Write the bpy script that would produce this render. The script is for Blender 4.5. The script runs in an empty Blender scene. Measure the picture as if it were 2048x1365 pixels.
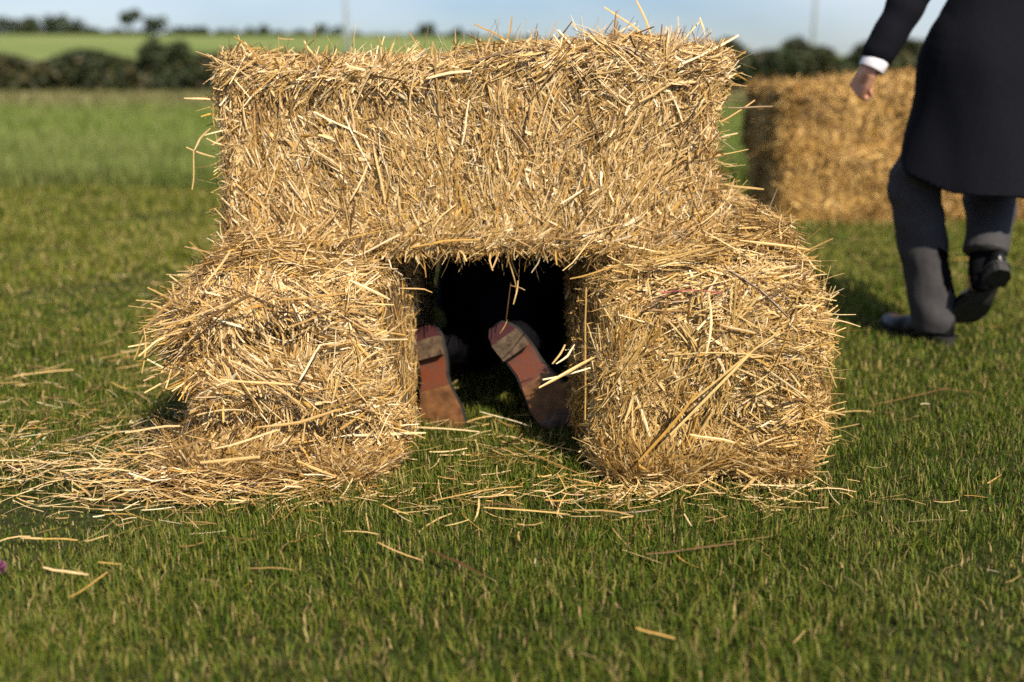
import bpy, bmesh, math, random
import numpy as np
from mathutils import Vector, Matrix, noise as mnoise

R = math.radians
rng = np.random.default_rng(11)
random.seed(5)
S = bpy.context.scene
COL = S.collection

# ------------------------------------------------------------------ camera, sky, sun, exposure
CAM_H, F_PX, PITCH = 0.80, 1991.0, R(15.24)
cd = bpy.data.cameras.new('camera')
cam = bpy.data.objects.new('camera', cd); COL.objects.link(cam)
cam.location = (0, 0, CAM_H); cam.rotation_euler = (R(90) - PITCH, 0, 0)
cd.sensor_width = 36; cd.lens = 35.0; cd.clip_start = 0.05; cd.clip_end = 4000
cd.dof.use_dof = True; cd.dof.focus_distance = 1.93; cd.dof.aperture_fstop = 1.6; cd.dof.aperture_blades = 9
S.camera = cam

SUN_EL, SUN_AZ = R(44), R(151)          # azimuth from +Y towards +X: the sun stands behind the camera, to its right
w = bpy.data.worlds.new('World'); S.world = w; w.use_nodes = True
wn, wl = w.node_tree.nodes, w.node_tree.links
bg = wn['Background']; bg.inputs['Strength'].default_value = 0.068
sky = wn.new('ShaderNodeTexSky'); sky.sky_type = 'NISHITA'; sky.sun_disc = False
sky.sun_elevation = SUN_EL; sky.sun_rotation = SUN_AZ; sky.air_density = 1.0; sky.dust_density = 0.6; sky.ozone_density = 2.2
tint = wn.new('ShaderNodeVectorMath'); tint.operation = 'MULTIPLY'; tint.inputs[1].default_value = (.80, .88, 1.10)   # white-balance tint, turns the whole sky bluer
wl.new(sky.outputs[0], tint.inputs[0]); tcw = wn.new('ShaderNodeTexCoord'); mpw = wn.new('ShaderNodeMapping'); mpw.inputs['Scale'].default_value = (1.0, 1.0, 4.0); wl.new(tcw.outputs['Generated'], mpw.inputs[0])
cl = wn.new('ShaderNodeTexNoise'); cl.inputs['Scale'].default_value = 2.2; cl.inputs['Detail'].default_value = 5; wl.new(mpw.outputs[0], cl.inputs[0])
clr = wn.new('ShaderNodeMapRange'); clr.inputs[1].default_value = .38; clr.inputs[2].default_value = .68; clr.inputs[4].default_value = .65; wl.new(cl.outputs[0], clr.inputs[0])
veil = wn.new('ShaderNodeMix'); veil.data_type = 'RGBA'; wl.new(clr.outputs[0], veil.inputs[0]); wl.new(tint.outputs[0], veil.inputs[6]); veil.inputs[7].default_value = (8.6, 9.3, 9.9, 1)
wl.new(veil.outputs[2], bg.inputs['Color'])

sd = bpy.data.lights.new('sun', 'SUN'); sd.energy = 5.0; sd.angle = R(0.53); sd.color = (1.0, 0.88, 0.70)
sun = bpy.data.objects.new('sun', sd); COL.objects.link(sun); sun.location = (3, -4, 6)
sdir = Vector((math.sin(SUN_AZ) * math.cos(SUN_EL), math.cos(SUN_AZ) * math.cos(SUN_EL), math.sin(SUN_EL)))
sun.rotation_euler = sdir.to_track_quat('Z', 'Y').to_euler()

S.render.engine = 'CYCLES'
S.view_settings.view_transform = 'Standard'; S.view_settings.look = 'None'
S.view_settings.exposure = 0.6; S.view_settings.gamma = 1.0; S.view_settings.use_curve_mapping = False
S.cycles.use_denoising = False
try: S.cycles.denoiser = 'OPENIMAGEDENOISE'; S.cycles.denoising_input_passes = 'RGB_ALBEDO_NORMAL'
except Exception: pass
S.cycles.max_bounces = 6; S.cycles.diffuse_bounces = 3; S.cycles.glossy_bounces = 2; S.cycles.transmission_bounces = 3

# ------------------------------------------------------------------ helpers
CP, SP = math.cos(PITCH), math.sin(PITCH)
def at(u, v, y):                          # point at distance y that stands at pixel (u, v) of the photograph
    X, Y = (u - 1024) / F_PX, -(v - 682.5) / F_PX
    k = y / (CP + Y * SP)
    return Vector((X * k, y, CAM_H + (-SP + Y * CP) * k))
def ground_at(u, v):
    Y = -(v - 682.5) / F_PX
    return at(u, v, CAM_H * (CP + Y * SP) / (SP - Y * CP))

def tag(o, label=None, cat=None, group=None, kind=None):
    if label: o['label'] = label
    if cat: o['category'] = cat
    if group: o['group'] = group
    if kind: o['kind'] = kind
    return o
def empty(name, loc, rz=0):
    o = bpy.data.objects.new(name, None); COL.objects.link(o)
    o.location = loc; o.rotation_euler = (0, 0, rz); o.empty_display_size = .1
    return o
def link(name, me, mat=None, parent=None):
    o = bpy.data.objects.new(name, me); COL.objects.link(o)
    if mat and not me.materials: me.materials.append(mat)
    if parent: o.parent = parent
    return o
def bulk(name, V, quads=None, tris=None, mat=None, smooth=False):
    """one mesh out of numpy arrays"""
    me = bpy.data.meshes.new(name)
    V = np.asarray(V, np.float32)
    me.vertices.add(len(V)); me.vertices.foreach_set('co', V.ravel())
    q = np.zeros((0, 4), np.int32) if quads is None else np.asarray(quads, np.int32)
    t = np.zeros((0, 3), np.int32) if tris is None else np.asarray(tris, np.int32)
    nl = q.size + t.size
    me.loops.add(nl); me.loops.foreach_set('vertex_index', np.concatenate([q.ravel(), t.ravel()]))
    npoly = len(q) + len(t)
    me.polygons.add(npoly)
    st = np.concatenate([np.arange(len(q)) * 4, q.size + np.arange(len(t)) * 3]).astype(np.int32)
    me.polygons.foreach_set('loop_start', st)
    if smooth: me.polygons.foreach_set('use_smooth', np.ones(npoly, bool))
    me.update(calc_edges=True)
    if mat: me.materials.append(mat)
    return me
def nrm(a): return a / np.maximum(np.linalg.norm(a, axis=-1, keepdims=True), 1e-9)
_sn = {}
def sn(P, freq, seed):
    """cheap smooth noise, about -1..1, any number of points"""
    if seed not in _sn:
        g = np.random.default_rng(seed); _sn[seed] = (nrm(g.normal(size=(7, 3))) * g.uniform(.6, 1.6, (7, 1)), g.uniform(0, 6.28, 7))
    K, ph = _sn[seed]
    return np.sin(P @ (K.T * freq) + ph).sum(-1) / 3.2
def sstep(a, b, x):
    t = np.clip((x - a) / (b - a), 0, 1); return t * t * (3 - 2 * t)
def gauss(x, m, s): return np.exp(-((x - m) / s) ** 2)

def ribbons(P, D, N, L, W, curl, bend, nseg=2, fold=.25, taper=.75):
    """V-folded ribbons centred on P along D, facing N -> verts, quads"""
    n = len(P); D = nrm(D); Sd = nrm(np.cross(N, D)); N = nrm(np.cross(D, Sd))
    rows = []
    across = 3 if fold else 2
    for s in range(nseg + 1):
        t = s / nseg - .5
        c = P + D * (L * t)[:, None] + N * (curl * L * (4 * t * t - .33))[:, None] + Sd * (bend * L * (4 * t * t - .33))[:, None]
        ww = (W * (1 - (1 - taper) * (2 * abs(t)) ** 2))[:, None]
        if fold: rows += [c - Sd * ww * .5, c + N * ww * fold, c + Sd * ww * .5]
        else: rows += [c - Sd * ww * .5, c + Sd * ww * .5]
    V = np.stack(rows, 1)                                  # n, rows, 3
    k = V.shape[1]
    q = []
    for s in range(nseg):
        for a in range(across - 1):
            i = s * across + a
            q.append([i, i + 1, i + across + 1, i + across])
    Q = (np.arange(n) * k)[:, None, None] + np.array(q)[None]
    return V.reshape(-1, 3), Q.reshape(-1, 4)
def cat_meshes(parts):
    Vs, Qs, o = [], [], 0
    for V, Q in parts:
        Vs.append(V); Qs.append(Q + o); o += len(V)
    return np.concatenate(Vs), np.concatenate(Qs)

# ------------------------------------------------------------------ materials
def new_mat(name):
    m = bpy.data.materials.new(name); m.use_nodes = True
    return m, m.node_tree.nodes, m.node_tree.links, m.node_tree.nodes['Principled BSDF']
def ramp(nodes, stops, interp='LINEAR'):
    r = nodes.new('ShaderNodeValToRGB'); e = r.color_ramp.elements; r.color_ramp.interpolation = interp
    while len(e) < len(stops): e.new(.5)
    for i, (p, c) in enumerate(stops): e[i].position = p; e[i].color = (*c, 1)
    return r
def math_node(nodes, links, op, a, b=None):
    m = nodes.new('ShaderNodeMath'); m.operation = op
    for i, x in enumerate((a, b)):
        if x is None: continue
        if isinstance(x, (int, float)): m.inputs[i].default_value = x
        else: links.new(x, m.inputs[i])
    return m.outputs[0]
def noise_node(nodes, links, scale, detail=4, rough=.55, vec=None):
    n = nodes.new('ShaderNodeTexNoise'); n.inputs['Scale'].default_value = scale
    n.inputs['Detail'].default_value = detail; n.inputs['Roughness'].default_value = rough
    if vec is not None: links.new(vec, n.inputs['Vector'])
    return n
def leafy(name, stops, rough=.5, trans=.2, tcol=(.2, .3, .05), patch=None, spec=.35):
    """thin pieces: a colour per piece, some light passing through"""
    m, n, l, b = new_mat(name)
    geo = n.new('ShaderNodeNewGeometry'); oi = n.new('ShaderNodeObjectInfo')
    v = math_node(n, l, 'FRACT', math_node(n, l, 'ADD', geo.outputs['Random Per Island'], oi.outputs['Random']))
    r = ramp(n, stops); l.new(v, r.inputs[0]); col = r.outputs[0]
    if patch:
        scale, stops2, fac = patch
        nz = noise_node(n, l, scale, 3, .6, geo.outputs['Position'])
        pr = ramp(n, fac); l.new(nz.outputs[0], pr.inputs[0])
        r2 = ramp(n, stops2); l.new(v, r2.inputs[0])
        mx = n.new('ShaderNodeMix'); mx.data_type = 'RGBA'
        l.new(pr.outputs[0], mx.inputs[0]); l.new(col, mx.inputs[6]); l.new(r2.outputs[0], mx.inputs[7]); col = mx.outputs[2]
    # fine lengthwise mottling
    nz2 = noise_node(n, l, 120, 3, .6, geo.outputs['Position'])
    mr = n.new('ShaderNodeMapRange'); l.new(nz2.outputs[0], mr.inputs[0])
    mr.inputs[1].default_value = .3; mr.inputs[2].default_value = .7; mr.inputs[3].default_value = .8; mr.inputs[4].default_value = 1.15
    mm = n.new('ShaderNodeVectorMath'); mm.operation = 'SCALE'; l.new(col, mm.inputs[0]); l.new(mr.outputs[0], mm.inputs['Scale']); col = mm.outputs[0]
    l.new(col, b.inputs['Base Color']); b.inputs['Roughness'].default_value = rough; b.inputs['Specular IOR Level'].default_value = spec
    if trans:
        tr = n.new('ShaderNodeBsdfTranslucent'); l.new(col, tr.inputs[0])
        ms = n.new('ShaderNodeMixShader'); ms.inputs[0].default_value = trans
        l.new(b.outputs[0], ms.inputs[1]); l.new(tr.outputs[0], ms.inputs[2]); l.new(ms.outputs[0], n['Material Output'].inputs[0])
    return m
def flat(name, col, rough=.6, var=.12, scale=30, bump=0., bscale=200, spec=.4, col2=None, sheen=0):
    m, n, l, b = new_mat(name)
    tc = n.new('ShaderNodeTexCoord'); nz = noise_node(n, l, scale, 5, .6, tc.outputs['Object'])
    c2 = col2 or tuple(c * (1 + 2 * var) for c in col); c1 = tuple(c * (1 - var) for c in col)
    r = ramp(n, [(.35, c1), (.65, c2)]); l.new(nz.outputs[0], r.inputs[0]); l.new(r.outputs[0], b.inputs['Base Color'])
    b.inputs['Roughness'].default_value = rough; b.inputs['Specular IOR Level'].default_value = spec
    if sheen: b.inputs['Sheen Weight'].default_value = sheen
    if bump:
        n2 = noise_node(n, l, bscale, 4, .6, tc.outputs['Object']); bp = n.new('ShaderNodeBump')
        bp.inputs['Strength'].default_value = bump; bp.inputs['Distance'].default_value = .002
        l.new(n2.outputs[0], bp.inputs['Height']); l.new(bp.outputs[0], b.inputs['Normal'])
    return m

STRAW = [(0, (0.0728, 0.0351, 0.0101)), (.14, (0.2288, 0.1259, 0.0363)), (.28, (0.4368, 0.2736, 0.0956)), (.46, (0.6032, 0.4079, 0.1660)), (.62, (0.7072, 0.5265, 0.2717)), (.73, (0.5616, 0.3408, 0.0805)), (.83, (0.3952, 0.2065, 0.0422)), (.9, (0.6448, 0.4543, 0.2012)), (1, (0.8528, 0.7331, 0.5031))]  # highlights and shaded gaps painted into the palest and darkest stops
M_straw = leafy('straw', STRAW, .40, .08, spec=.55)
M_straw_gold = leafy('golden_straw', [(0, (0.0728, 0.0360, 0.0101)), (.15, (0.2600, 0.1378, 0.0358)), (.36, (0.4992, 0.3180, 0.1008)), (.6, (0.6344, 0.4505, 0.1848)), (.78, (0.4368, 0.2385, 0.0403)), (.88, (0.6032, 0.4187, 0.1624)), (1, (0.7904, 0.6572, 0.4144))], .40, .08, spec=.55)
M_straw_far = leafy('far_straw_gap_shade', [(0, (0.0920, 0.0460, 0.0115)), (.3, (0.3450, 0.1898, 0.0460)), (.6, (0.5405, 0.3220, 0.0862)), (1, (0.7590, 0.5175, 0.1955))], .55, .1, patch=(6.5, [(0, (.05, .024, .007)), (.5, (.17, .085, .022)), (1, (.34, .19, .05))], [(.49, (0, 0, 0)), (.64, (.7, .7, .7))]))  # darker patches put the shade of gaps between clumps into the colour
def core_mat(name, dark, light):
    m, n, l, b = new_mat(name)
    tc = n.new('ShaderNodeTexCoord'); mp = n.new('ShaderNodeMapping'); mp.inputs['Scale'].default_value = (1, 1, .25)
    l.new(tc.outputs['Object'], mp.inputs[0]); nz = noise_node(n, l, 160, 6, .7, mp.outputs[0])
    r = ramp(n, [(.35, dark), (.7, light)]); l.new(nz.outputs[0], r.inputs[0]); l.new(r.outputs[0], b.inputs['Base Color'])
    b.inputs['Roughness'].default_value = .8
    bp = n.new('ShaderNodeBump'); bp.inputs['Strength'].default_value = .8; bp.inputs['Distance'].default_value = .01
    l.new(nz.outputs[0], bp.inputs['Height']); l.new(bp.outputs[0], b.inputs['Normal'])
    return m
M_core = core_mat('packed_straw', (.05, .028, .010), (.26, .16, .06))
M_core_far = core_mat('packed_old_straw', (.12, .065, .02), (.36, .21, .07))
M_twine = flat('pink_twine', (.33, .07, .08), .7, .2)
GREEN = [(0, (0.0195, 0.0440, 0.0042)), (.2, (0.0415, 0.0770, 0.0063)), (.42, (0.0683, 0.1166, 0.0095)), (.62, (0.1049, 0.1540, 0.0137)), (.78, (0.1525, 0.1848, 0.0210)), (.88, (0.2013, 0.1925, 0.0368)), (.95, (0.3172, 0.2255, 0.0945)), (1, (0.4636, 0.3300, 0.1680))]
DRY = [(0, (.06, .085, .010)), (.3, (.10, .135, .018)), (.55, (.15, .165, .032)), (.78, (.23, .195, .07)), (1, (.38, .31, .15))]
M_grass = leafy('grass_blade', GREEN, .6, .3, patch=(2.3, DRY, [(.50, (0, 0, 0)), (.74, (.7, .7, .7))]), spec=.18)
M_grass_yellow = leafy('yellow_grass_blade', [(0, (0.0640, 0.0915, 0.0092)), (.3, (0.1216, 0.1525, 0.0161)), (.6, (0.1920, 0.2074, 0.0276)), (.8, (0.2688, 0.2440, 0.0517)), (.92, (0.3968, 0.3050, 0.1150)), (1, (0.5376, 0.4148, 0.1955))], .6, .3, patch=(1.1, GREEN, [(.5, (0, 0, 0)), (.68, (.8, .8, .8))]), spec=.15)
M_meadow = leafy('meadow_grass_blade', [(0, (.13, .185, .030)), (.5, (.19, .25, .052)), (.8, (.24, .295, .08)), (1, (.33, .33, .14))], .65, .4, spec=.12,
                 patch=(.35, [(0, (.15, .18, .05)), (1, (.30, .29, .13))], [(.45, (0, 0, 0)), (.7, (.6, .6, .6))]))
M_crop = leafy('seeding_grass_blade', [(0, (.115, .125, .040)), (.5, (.17, .165, .06)), (1, (.27, .23, .10))], .6, .2)
M_leaf_dark = leafy('hedge_leaf', [(0, (.018, .026, .010)), (.5, (.032, .045, .014)), (.85, (.05, .062, .02)), (1, (.10, .07, .03))], .6, .15, patch=(.55, [(0, (.045, .045, .016)), (.6, (.085, .075, .03)), (1, (.14, .09, .045))], [(.5, (0, 0, 0)), (.68, (.8, .8, .8))]))
M_leaf_tree = leafy('tree_leaf', [(0, (.020, .030, .014)), (.6, (.038, .055, .020)), (1, (.065, .085, .03))], .6, .15)
M_bark = flat('bark', (.07, .055, .04), .9, .3, 8)
M_pole = flat('grey_pole', (.36, .39, .43), .6, .1)
M_skin = flat('skin', (.50, .25, .17), .5, .08, 40, .1, 300)
M_coat = flat('black_wool', (.0045, .0052, .0085), .9, .1, 120, .2, 900, .12, sheen=.0)
M_trouser = flat('charcoal_wool', (.044, .042, .046), .85, .08, 60, .15, 700, .2, sheen=.0)
M_trouser_black = flat('black_cloth', (.0045, .0045, .006), .9, .2, 60, .3, 700, .05)
M_shirt = flat('white_cotton', (.72, .72, .78), .8, .04)
M_shoe = flat('polished_black_leather', (.006, .006, .007), .30, .1, 20, .04, 90, .35)
M_hair = flat('brown_hair', (.05, .03, .018), .6, .3, 90)
M_sole_black = flat('black_sole_rubber', (.02, .019, .018), .6, .3)
M_sole_fore = flat('worn_brown_sole', (.115, .052, .021), .42, .35, 28, .25, 160)
M_sole_waist = flat('red_brown_sole_waist', (.19, .050, .022), .42, .3, 40, .4, 120, col2=(.10, .042, .026))
M_heel_tan = flat('scuffed_heel', (.055, .033, .018), .6, .4, 45, .9, 130, col2=(.135, .090, .055))
M_heel_red = flat('maroon_heel_rubber', (.042, .010, .012), .6, .2, 40)
M_toe_scuff = flat('scuffed_sole_toe', (.08, .045, .032), .6, .35, 50, .8, 130, col2=(.17, .11, .08))
M_petal = flat('purple_petal', (.13, .03, .09), .6, .2)
M_stem = flat('green_stem', (.06, .11, .02), .6, .2)

# ------------------------------------------------------------------ ground: one sheet out to the hill
def hill_z(x, y):
    along = 1 - .72 * sstep(-60, 200, x) - .2 * sstep(200, 420, x)
    z = 17.0 * sstep(60, 560, y) * along + .35 * sstep(20, 55, y) * 0
    return z + (sn(np.stack([x, y, x * 0], -1), .012, 77) * 1.2) * sstep(90, 300, y)
ys = np.concatenate([np.linspace(-12, 60, 60), np.linspace(66, 620, 70), np.linspace(660, 2400, 20)])
xs = np.concatenate([np.linspace(-1400, -320, 14), np.linspace(-300, 300, 70), np.linspace(320, 1400, 14)])
GX, GY = np.meshgrid(xs, ys)
GZ = hill_z(GX, GY)
V = np.stack([GX, GY, GZ], -1).reshape(-1, 3)
nx = len(xs); ii = (np.arange(len(ys) - 1)[:, None] * nx + np.arange(nx - 1)[None]).ravel()
Q = np.stack([ii, ii + 1, ii + nx + 1, ii + nx], -1)
m, n, l, b = new_mat('field_ground')
geo = n.new('ShaderNodeNewGeometry'); sep = n.new('ShaderNodeSeparateXYZ'); l.new(geo.outputs['Position'], sep.inputs[0])
n1 = noise_node(n, l, 45, 8, .75, geo.outputs['Position'])
lawnc = ramp(n, [(.32, (.014, .018, .006)), (.52, (.030, .036, .010)), (.66, (.075, .065, .028)), (.76, (.16, .13, .06))]); l.new(n1.outputs[0], lawnc.inputs[0])
n2 = noise_node(n, l, .35, 5, .6, geo.outputs['Position'])
meadc = ramp(n, [(.3, (.14, .19, .05)), (.7, (.19, .23, .075))]); l.new(n2.outputs[0], meadc.inputs[0])
cropc = ramp(n, [(.3, (.125, .13, .045)), (.7, (.18, .17, .065))]); l.new(n2.outputs[0], cropc.inputs[0])
n3 = noise_node(n, l, .02, 5, .6, geo.outputs['Position'])
hillc = ramp(n, [(.3, (.10, .145, .036)), (.5, (.15, .19, .055)), (.7, (.20, .22, .075))]); l.new(n3.outputs[0], hillc.inputs[0])
def band(y0, y1):
    mr = n.new('ShaderNodeMapRange'); mr.interpolation_type = 'SMOOTHSTEP'; l.new(sep.outputs[1], mr.inputs[0])
    mr.inputs[1].default_value = y0; mr.inputs[2].default_value = y1; return mr.outputs[0]
def mix(f, a, c):
    mx = n.new('ShaderNodeMix'); mx.data_type = 'RGBA'; l.new(f, mx.inputs[0]); l.new(a, mx.inputs[6]); l.new(c, mx.inputs[7]); return mx.outputs[2]
col = mix(band(6.6, 7.0), lawnc.outputs[0], meadc.outputs[0]); col = mix(band(19, 21.5), col, cropc.outputs[0]); col = mix(band(36, 42), col, hillc.outputs[0])
l.new(col, b.inputs['Base Color']); b.inputs['Roughness'].default_value = .95; b.inputs['Specular IOR Level'].default_value = .1
bp = n.new('ShaderNodeBump'); bp.inputs['Strength'].default_value = .7; bp.inputs['Distance'].default_value = .01
n5 = noise_node(n, l, 60, 5, .7, geo.outputs['Position']); l.new(n5.outputs[0], bp.inputs['Height']); l.new(bp.outputs[0], b.inputs['Normal'])
tag(link('ground', bulk('ground', V, Q, mat=m, smooth=True)), kind='structure')

# ------------------------------------------------------------------ hedges, trees and poles in the distance
def leaf_quads(P, size, g, flatten=.0):
    n_ = len(P); N = nrm(g.normal(size=(n_, 3)) + np.array([0, -.3, .5])); D = nrm(np.cross(N, g.normal(size=(n_, 3)))); Sd = np.cross(N, D)
    s = (size * g.uniform(.6, 1.4, n_))[:, None]
    V = np.stack([P - D * s, P + Sd * s * .55 + N * s * .15, P + D * s, P - Sd * s * .55 + N * s * .15], 1).reshape(-1, 3)
    return V, np.arange(n_ * 4).reshape(-1, 4)
def tube_mesh(chain, sides=8):
    bm = bmesh.new(); add_tube(bm, chain, sides); me = bpy.data.meshes.new('tube'); bm.to_mesh(me); bm.free()
    me.polygons.foreach_set('use_smooth', np.ones(len(me.polygons), bool)); return me
def add_tube(bm, chain, sides=10, caps=True):
    pts = [Vector(c[:3]) for c in chain]; rad = [c[3] for c in chain]; rings = []
    prev = None
    for i, p in enumerate(pts):
        d = (pts[min(i + 1, len(pts) - 1)] - pts[max(i - 1, 0)]).normalized()
        if prev is None: a = d.orthogonal().normalized()
        else: a = (prev - d * prev.dot(d)).normalized()
        prev = a; c = d.cross(a)
        rings.append([bm.verts.new(p + (a * math.cos(2 * math.pi * k / sides) + c * math.sin(2 * math.pi * k / sides)) * rad[i]) for k in range(sides)])
    for r0, r1 in zip(rings, rings[1:]):
        for k in range(sides): bm.faces.new((r0[k], r0[(k + 1) % sides], r1[(k + 1) % sides], r1[k]))
    if caps: bm.faces.new(rings[0][::-1]); bm.faces.new(rings[-1])

def hedge(x0, x1, y, h, depth, label, seed, n_leaf, wob=.35, size=.12, hill=False, group='hedges along the far edge of the field'):
    g = np.random.default_rng(seed)
    root = empty('hedge', ((x0 + x1) / 2, y, 0))
    x = g.uniform(x0, x1, n_leaf)
    top = h * (1 + wob * sn(np.stack([x, x * 0, x * 0], -1), .45, seed) + .20 * sn(np.stack([x, x * 0, x * 0], -1), 1.9, seed + 1) + .13 * sn(np.stack([x, x * 0, x * 0], -1), 5.5, seed + 2))
    z = top * np.sqrt(g.uniform(0, 1, n_leaf)); yy = g.normal(0, depth * .38, n_leaf) * np.sqrt(np.clip(1.15 - z / np.maximum(top, .1), .05, 1))
    if hill: z = z + hill_z(x, yy + y) - .3
    P = np.stack([x - (x0 + x1) / 2, yy, z], -1)
    V, Q = leaf_quads(P, size, g)
    # inner mass of the same hedge, ragged, so that no light shows through low down
    link('foliage', bulk('hedge_foliage', V, Q, mat=M_leaf_dark), parent=root)
    bm = bmesh.new()
    st_ = 1.2 if not hill else 9.
    for i in range(int((x1 - x0) / st_)):
        px = x0 + (i + g.uniform(.2, .8)) * st_ - (x0 + x1) / 2; bz = float(hill_z(np.array([px + (x0 + x1) / 2]), np.array([y]))[0]) - .2 if hill else 0.; hh = h * g.uniform(.5, .8)
        add_tube(bm, [(px, 0, (-.05 if not hill else float(hill_z(np.array([px + (x0 + x1) / 2]), np.array([y]))[0])), .07), (px + g.uniform(-.2, .2), g.uniform(-.2, .2), hh * .5 + bz, .045), (px + g.uniform(-.4, .4), g.uniform(-.3, .3), hh + bz, .015)], 5)
    me = bpy.data.meshes.new('hedge_stem'); bm.to_mesh(me); bm.free()
    s_ = link('stem', me, M_bark, root); s_['kind'] = 'stuff'
    tag(root, label, 'hedge', group)
hedge(-24, -3.2, 34, 1.10, 1.6, 'dark field hedge below the hill, left of the straw bales', 301, 30000, .16)
hedge(-3.4, 6.9, 34.5, 1.05, 1.6, 'dark field hedge directly behind the straw tunnel', 302, 9000, .16)
hedge(6.7, 24, 34, 1.5, 1.8, 'tall dark hedge behind the far stacked straw bales', 303, 26000, .12)
hedge(-330, 60, 545, 2.6, 4, 'thin dark hedge line along the hill skyline', 304, 16000, .5, .7, True, 'hedge line on the hill')

def tree(px, vbase, y, hgt, wid, label, seed, n_leaf=500, size=.35, cat_='tree', group='trees on the hill skyline', lobes=6, trunk=.35):
    g = np.random.default_rng(seed)
    c = at(px, vbase, y); wid = wid * (1.25 if y > 100 else 1); n_leaf = n_leaf * (2 if y > 100 else 1); z0 = float(hill_z(np.array([c.x]), np.array([y]))[0]) - .2
    root = empty('tree', (c.x, y, z0))
    cents = np.stack([g.uniform(-.38, .38, lobes) * wid, g.uniform(-.3, .3, lobes) * wid, (trunk + (1 - trunk) * g.uniform(.15, .8, lobes)) * hgt], -1)
    rad = g.uniform(.2, .36, lobes) * min(wid, hgt)
    k = g.integers(0, lobes, n_leaf)
    P = cents[k] + nrm(g.normal(size=(n_leaf, 3))) * (rad[k] * g.uniform(.5, 1.05, n_leaf) ** .6)[:, None]
    P[:, 2] = np.clip(P[:, 2], .1, None)
    link('crown', bulk('tree_crown', *leaf_quads(P, size, g), mat=M_leaf_tree), parent=root)
    bm = bmesh.new(); add_tube(bm, [(0, 0, -.5, hgt * .035), (g.uniform(-.1, .1), 0, hgt * trunk, hgt * .026), (0, 0, hgt * .7, hgt * .01)], 7)
    for j in range(3):
        q = cents[j]; add_tube(bm, [(0, 0, hgt * trunk * .9, hgt * .016), (*(q * .6 + np.array([0, 0, hgt * .15])), hgt * .01), (*q, hgt * .004)], 5)
    me = bpy.data.meshes.new('tree_trunk'); bm.to_mesh(me); bm.free(); link('trunk', me, M_bark, root)
    tag(root, label, cat_, group)
YH = 540
sky_trees = [  # photo x, height m, width m, label
    (8, 7.5, 15, 'leftmost dark tree of the hilltop row, cut by the picture edge'),
    (45, 8.2, 15, 'second broad tree in the hilltop row at the far left'),
    (82, 8.0, 14, 'third broad tree in the hilltop row at the far left'),
    (118, 9.0, 11, 'taller rounded tree ending the dense hilltop row'),
    (158, 7.0, 9, 'small loose tree just right of the dense hilltop row'),
    (196, 3.6, 9, 'low bush on the skyline beside the flat-topped tree'),
    (262, 10.5, 8, 'flat-topped lone tree with a bare trunk on the skyline'),
    (316, 7.6, 11, 'rounded tree on the skyline above the tall hedge bush'),
    (240, 3.0, 9, 'low shrub on the skyline under the flat-topped tree'),
    (372, 4.4, 9, 'small dark tree on the skyline left of the straw tunnel'),
    (402, 3.6, 7, 'low bush on the skyline nearest the left bale end'),
    (450, 3.8, 9, 'low tree on the skyline above the top bale left corner'),
    (520, 5.0, 12, 'broad tree on the skyline behind the top bale left part'),
    (655, 5.4, 12, 'broad tree on the skyline beside the left pole'),
    (845, 5.8, 14, 'dark broad tree on the skyline above the middle of the top bale'),
    (905, 4.6, 9, 'small tree on the skyline just left of the raised top straw')]
for i, (px, hg, wd, lb) in enumerate(sky_trees):
    tree(px, 75, YH, hg * 1.3, wd, lb, 400 + i, 460, .8, trunk=.5 if lb.startswith('flat') else .0, lobes=5 if lb.startswith('flat') else 9)
tree(336, 150, 33.5, 1.95, 1.35, 'tall upright bush rising from the hedge below the hill', 450, 2600, .12, 'bush', 'bushes rising from the hedges', 9, .1)
tree(1585, 120, 34, 1.62, 2.9, 'bushy crown rising from the hedge behind the far bale stack', 451, 1800, .13, 'bush', 'bushes rising from the hedges', 7, .2)
tree(1455, 120, 34, 1.6, 1.5, 'dark bush in the hedge just right of the top bale', 452, 1400, .13, 'bush', 'bushes rising from the hedges', 7, .2)
tree(1800, 120, 34, 1.75, 2.0, 'bush in the hedge beside the walking man', 453, 1500, .13, 'bush', 'bushes rising from the hedges', 7, .2)
for px, lb in ((697, 'thin grey pole against the sky above the left half of the top bale'), (1622, 'thin grey pole against the sky behind the far bale stack')):
    c = at(px, 140, 49)
    o = link('utility_pole', tube_mesh([(0, 0, -.3, .10), (0, 0, 5, .085), (0, 0, 9.0, .07)], 10), M_pole)
    o.location = (c.x, 49, 0); tag(o, lb, 'pole', 'poles beyond the field')
    cb = link('crossarm', tube_mesh([(-.7, 0, 8.6, .045), (.7, 0, 8.6, .045)], 6), M_pole, o)

# ------------------------------------------------------------------ grass
def blades(P, H, W, g, lean=.45):
    n_ = len(P); a = g.uniform(0, 6.283, n_); f = np.stack([np.cos(a), np.sin(a), a * 0], -1); sd_ = np.stack([-np.sin(a), np.cos(a), a * 0], -1)
    le = np.abs(g.normal(0, lean, n_))[:, None] + .05; H = H[:, None]; W = W[:, None]; up = np.array([0, 0, 1.])
    b0 = P - sd_ * W * .5; b1 = P + sd_ * W * .5
    mc = P + up * H * .58 + f * H * le * .35; m0 = mc - sd_ * W * .42; m1 = mc + sd_ * W * .42
    tp = P + up * H * (1 - .25 * np.minimum(le, 1.6)) + f * H * le
    V = np.stack([b0, b1, m1, m0, tp], 1).reshape(-1, 3); k = (np.arange(n_) * 5)[:, None]
    return V, k + np.array([[0, 1, 2, 3]]), k + np.array([[3, 2, 4]])
def in_view(x, y, margin): return np.abs(x) < .535 * y + margin
def scatter(y0, y1, dens, margin, g):
    xm = .535 * y1 + margin; k = int((y1 - y0) * 2 * xm * dens)
    x = g.uniform(-xm, xm, k); y = g.uniform(y0, y1, k); ok = in_view(x, y, margin)
    return np.stack([x[ok], y[ok], x[ok] * 0], -1)
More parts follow.
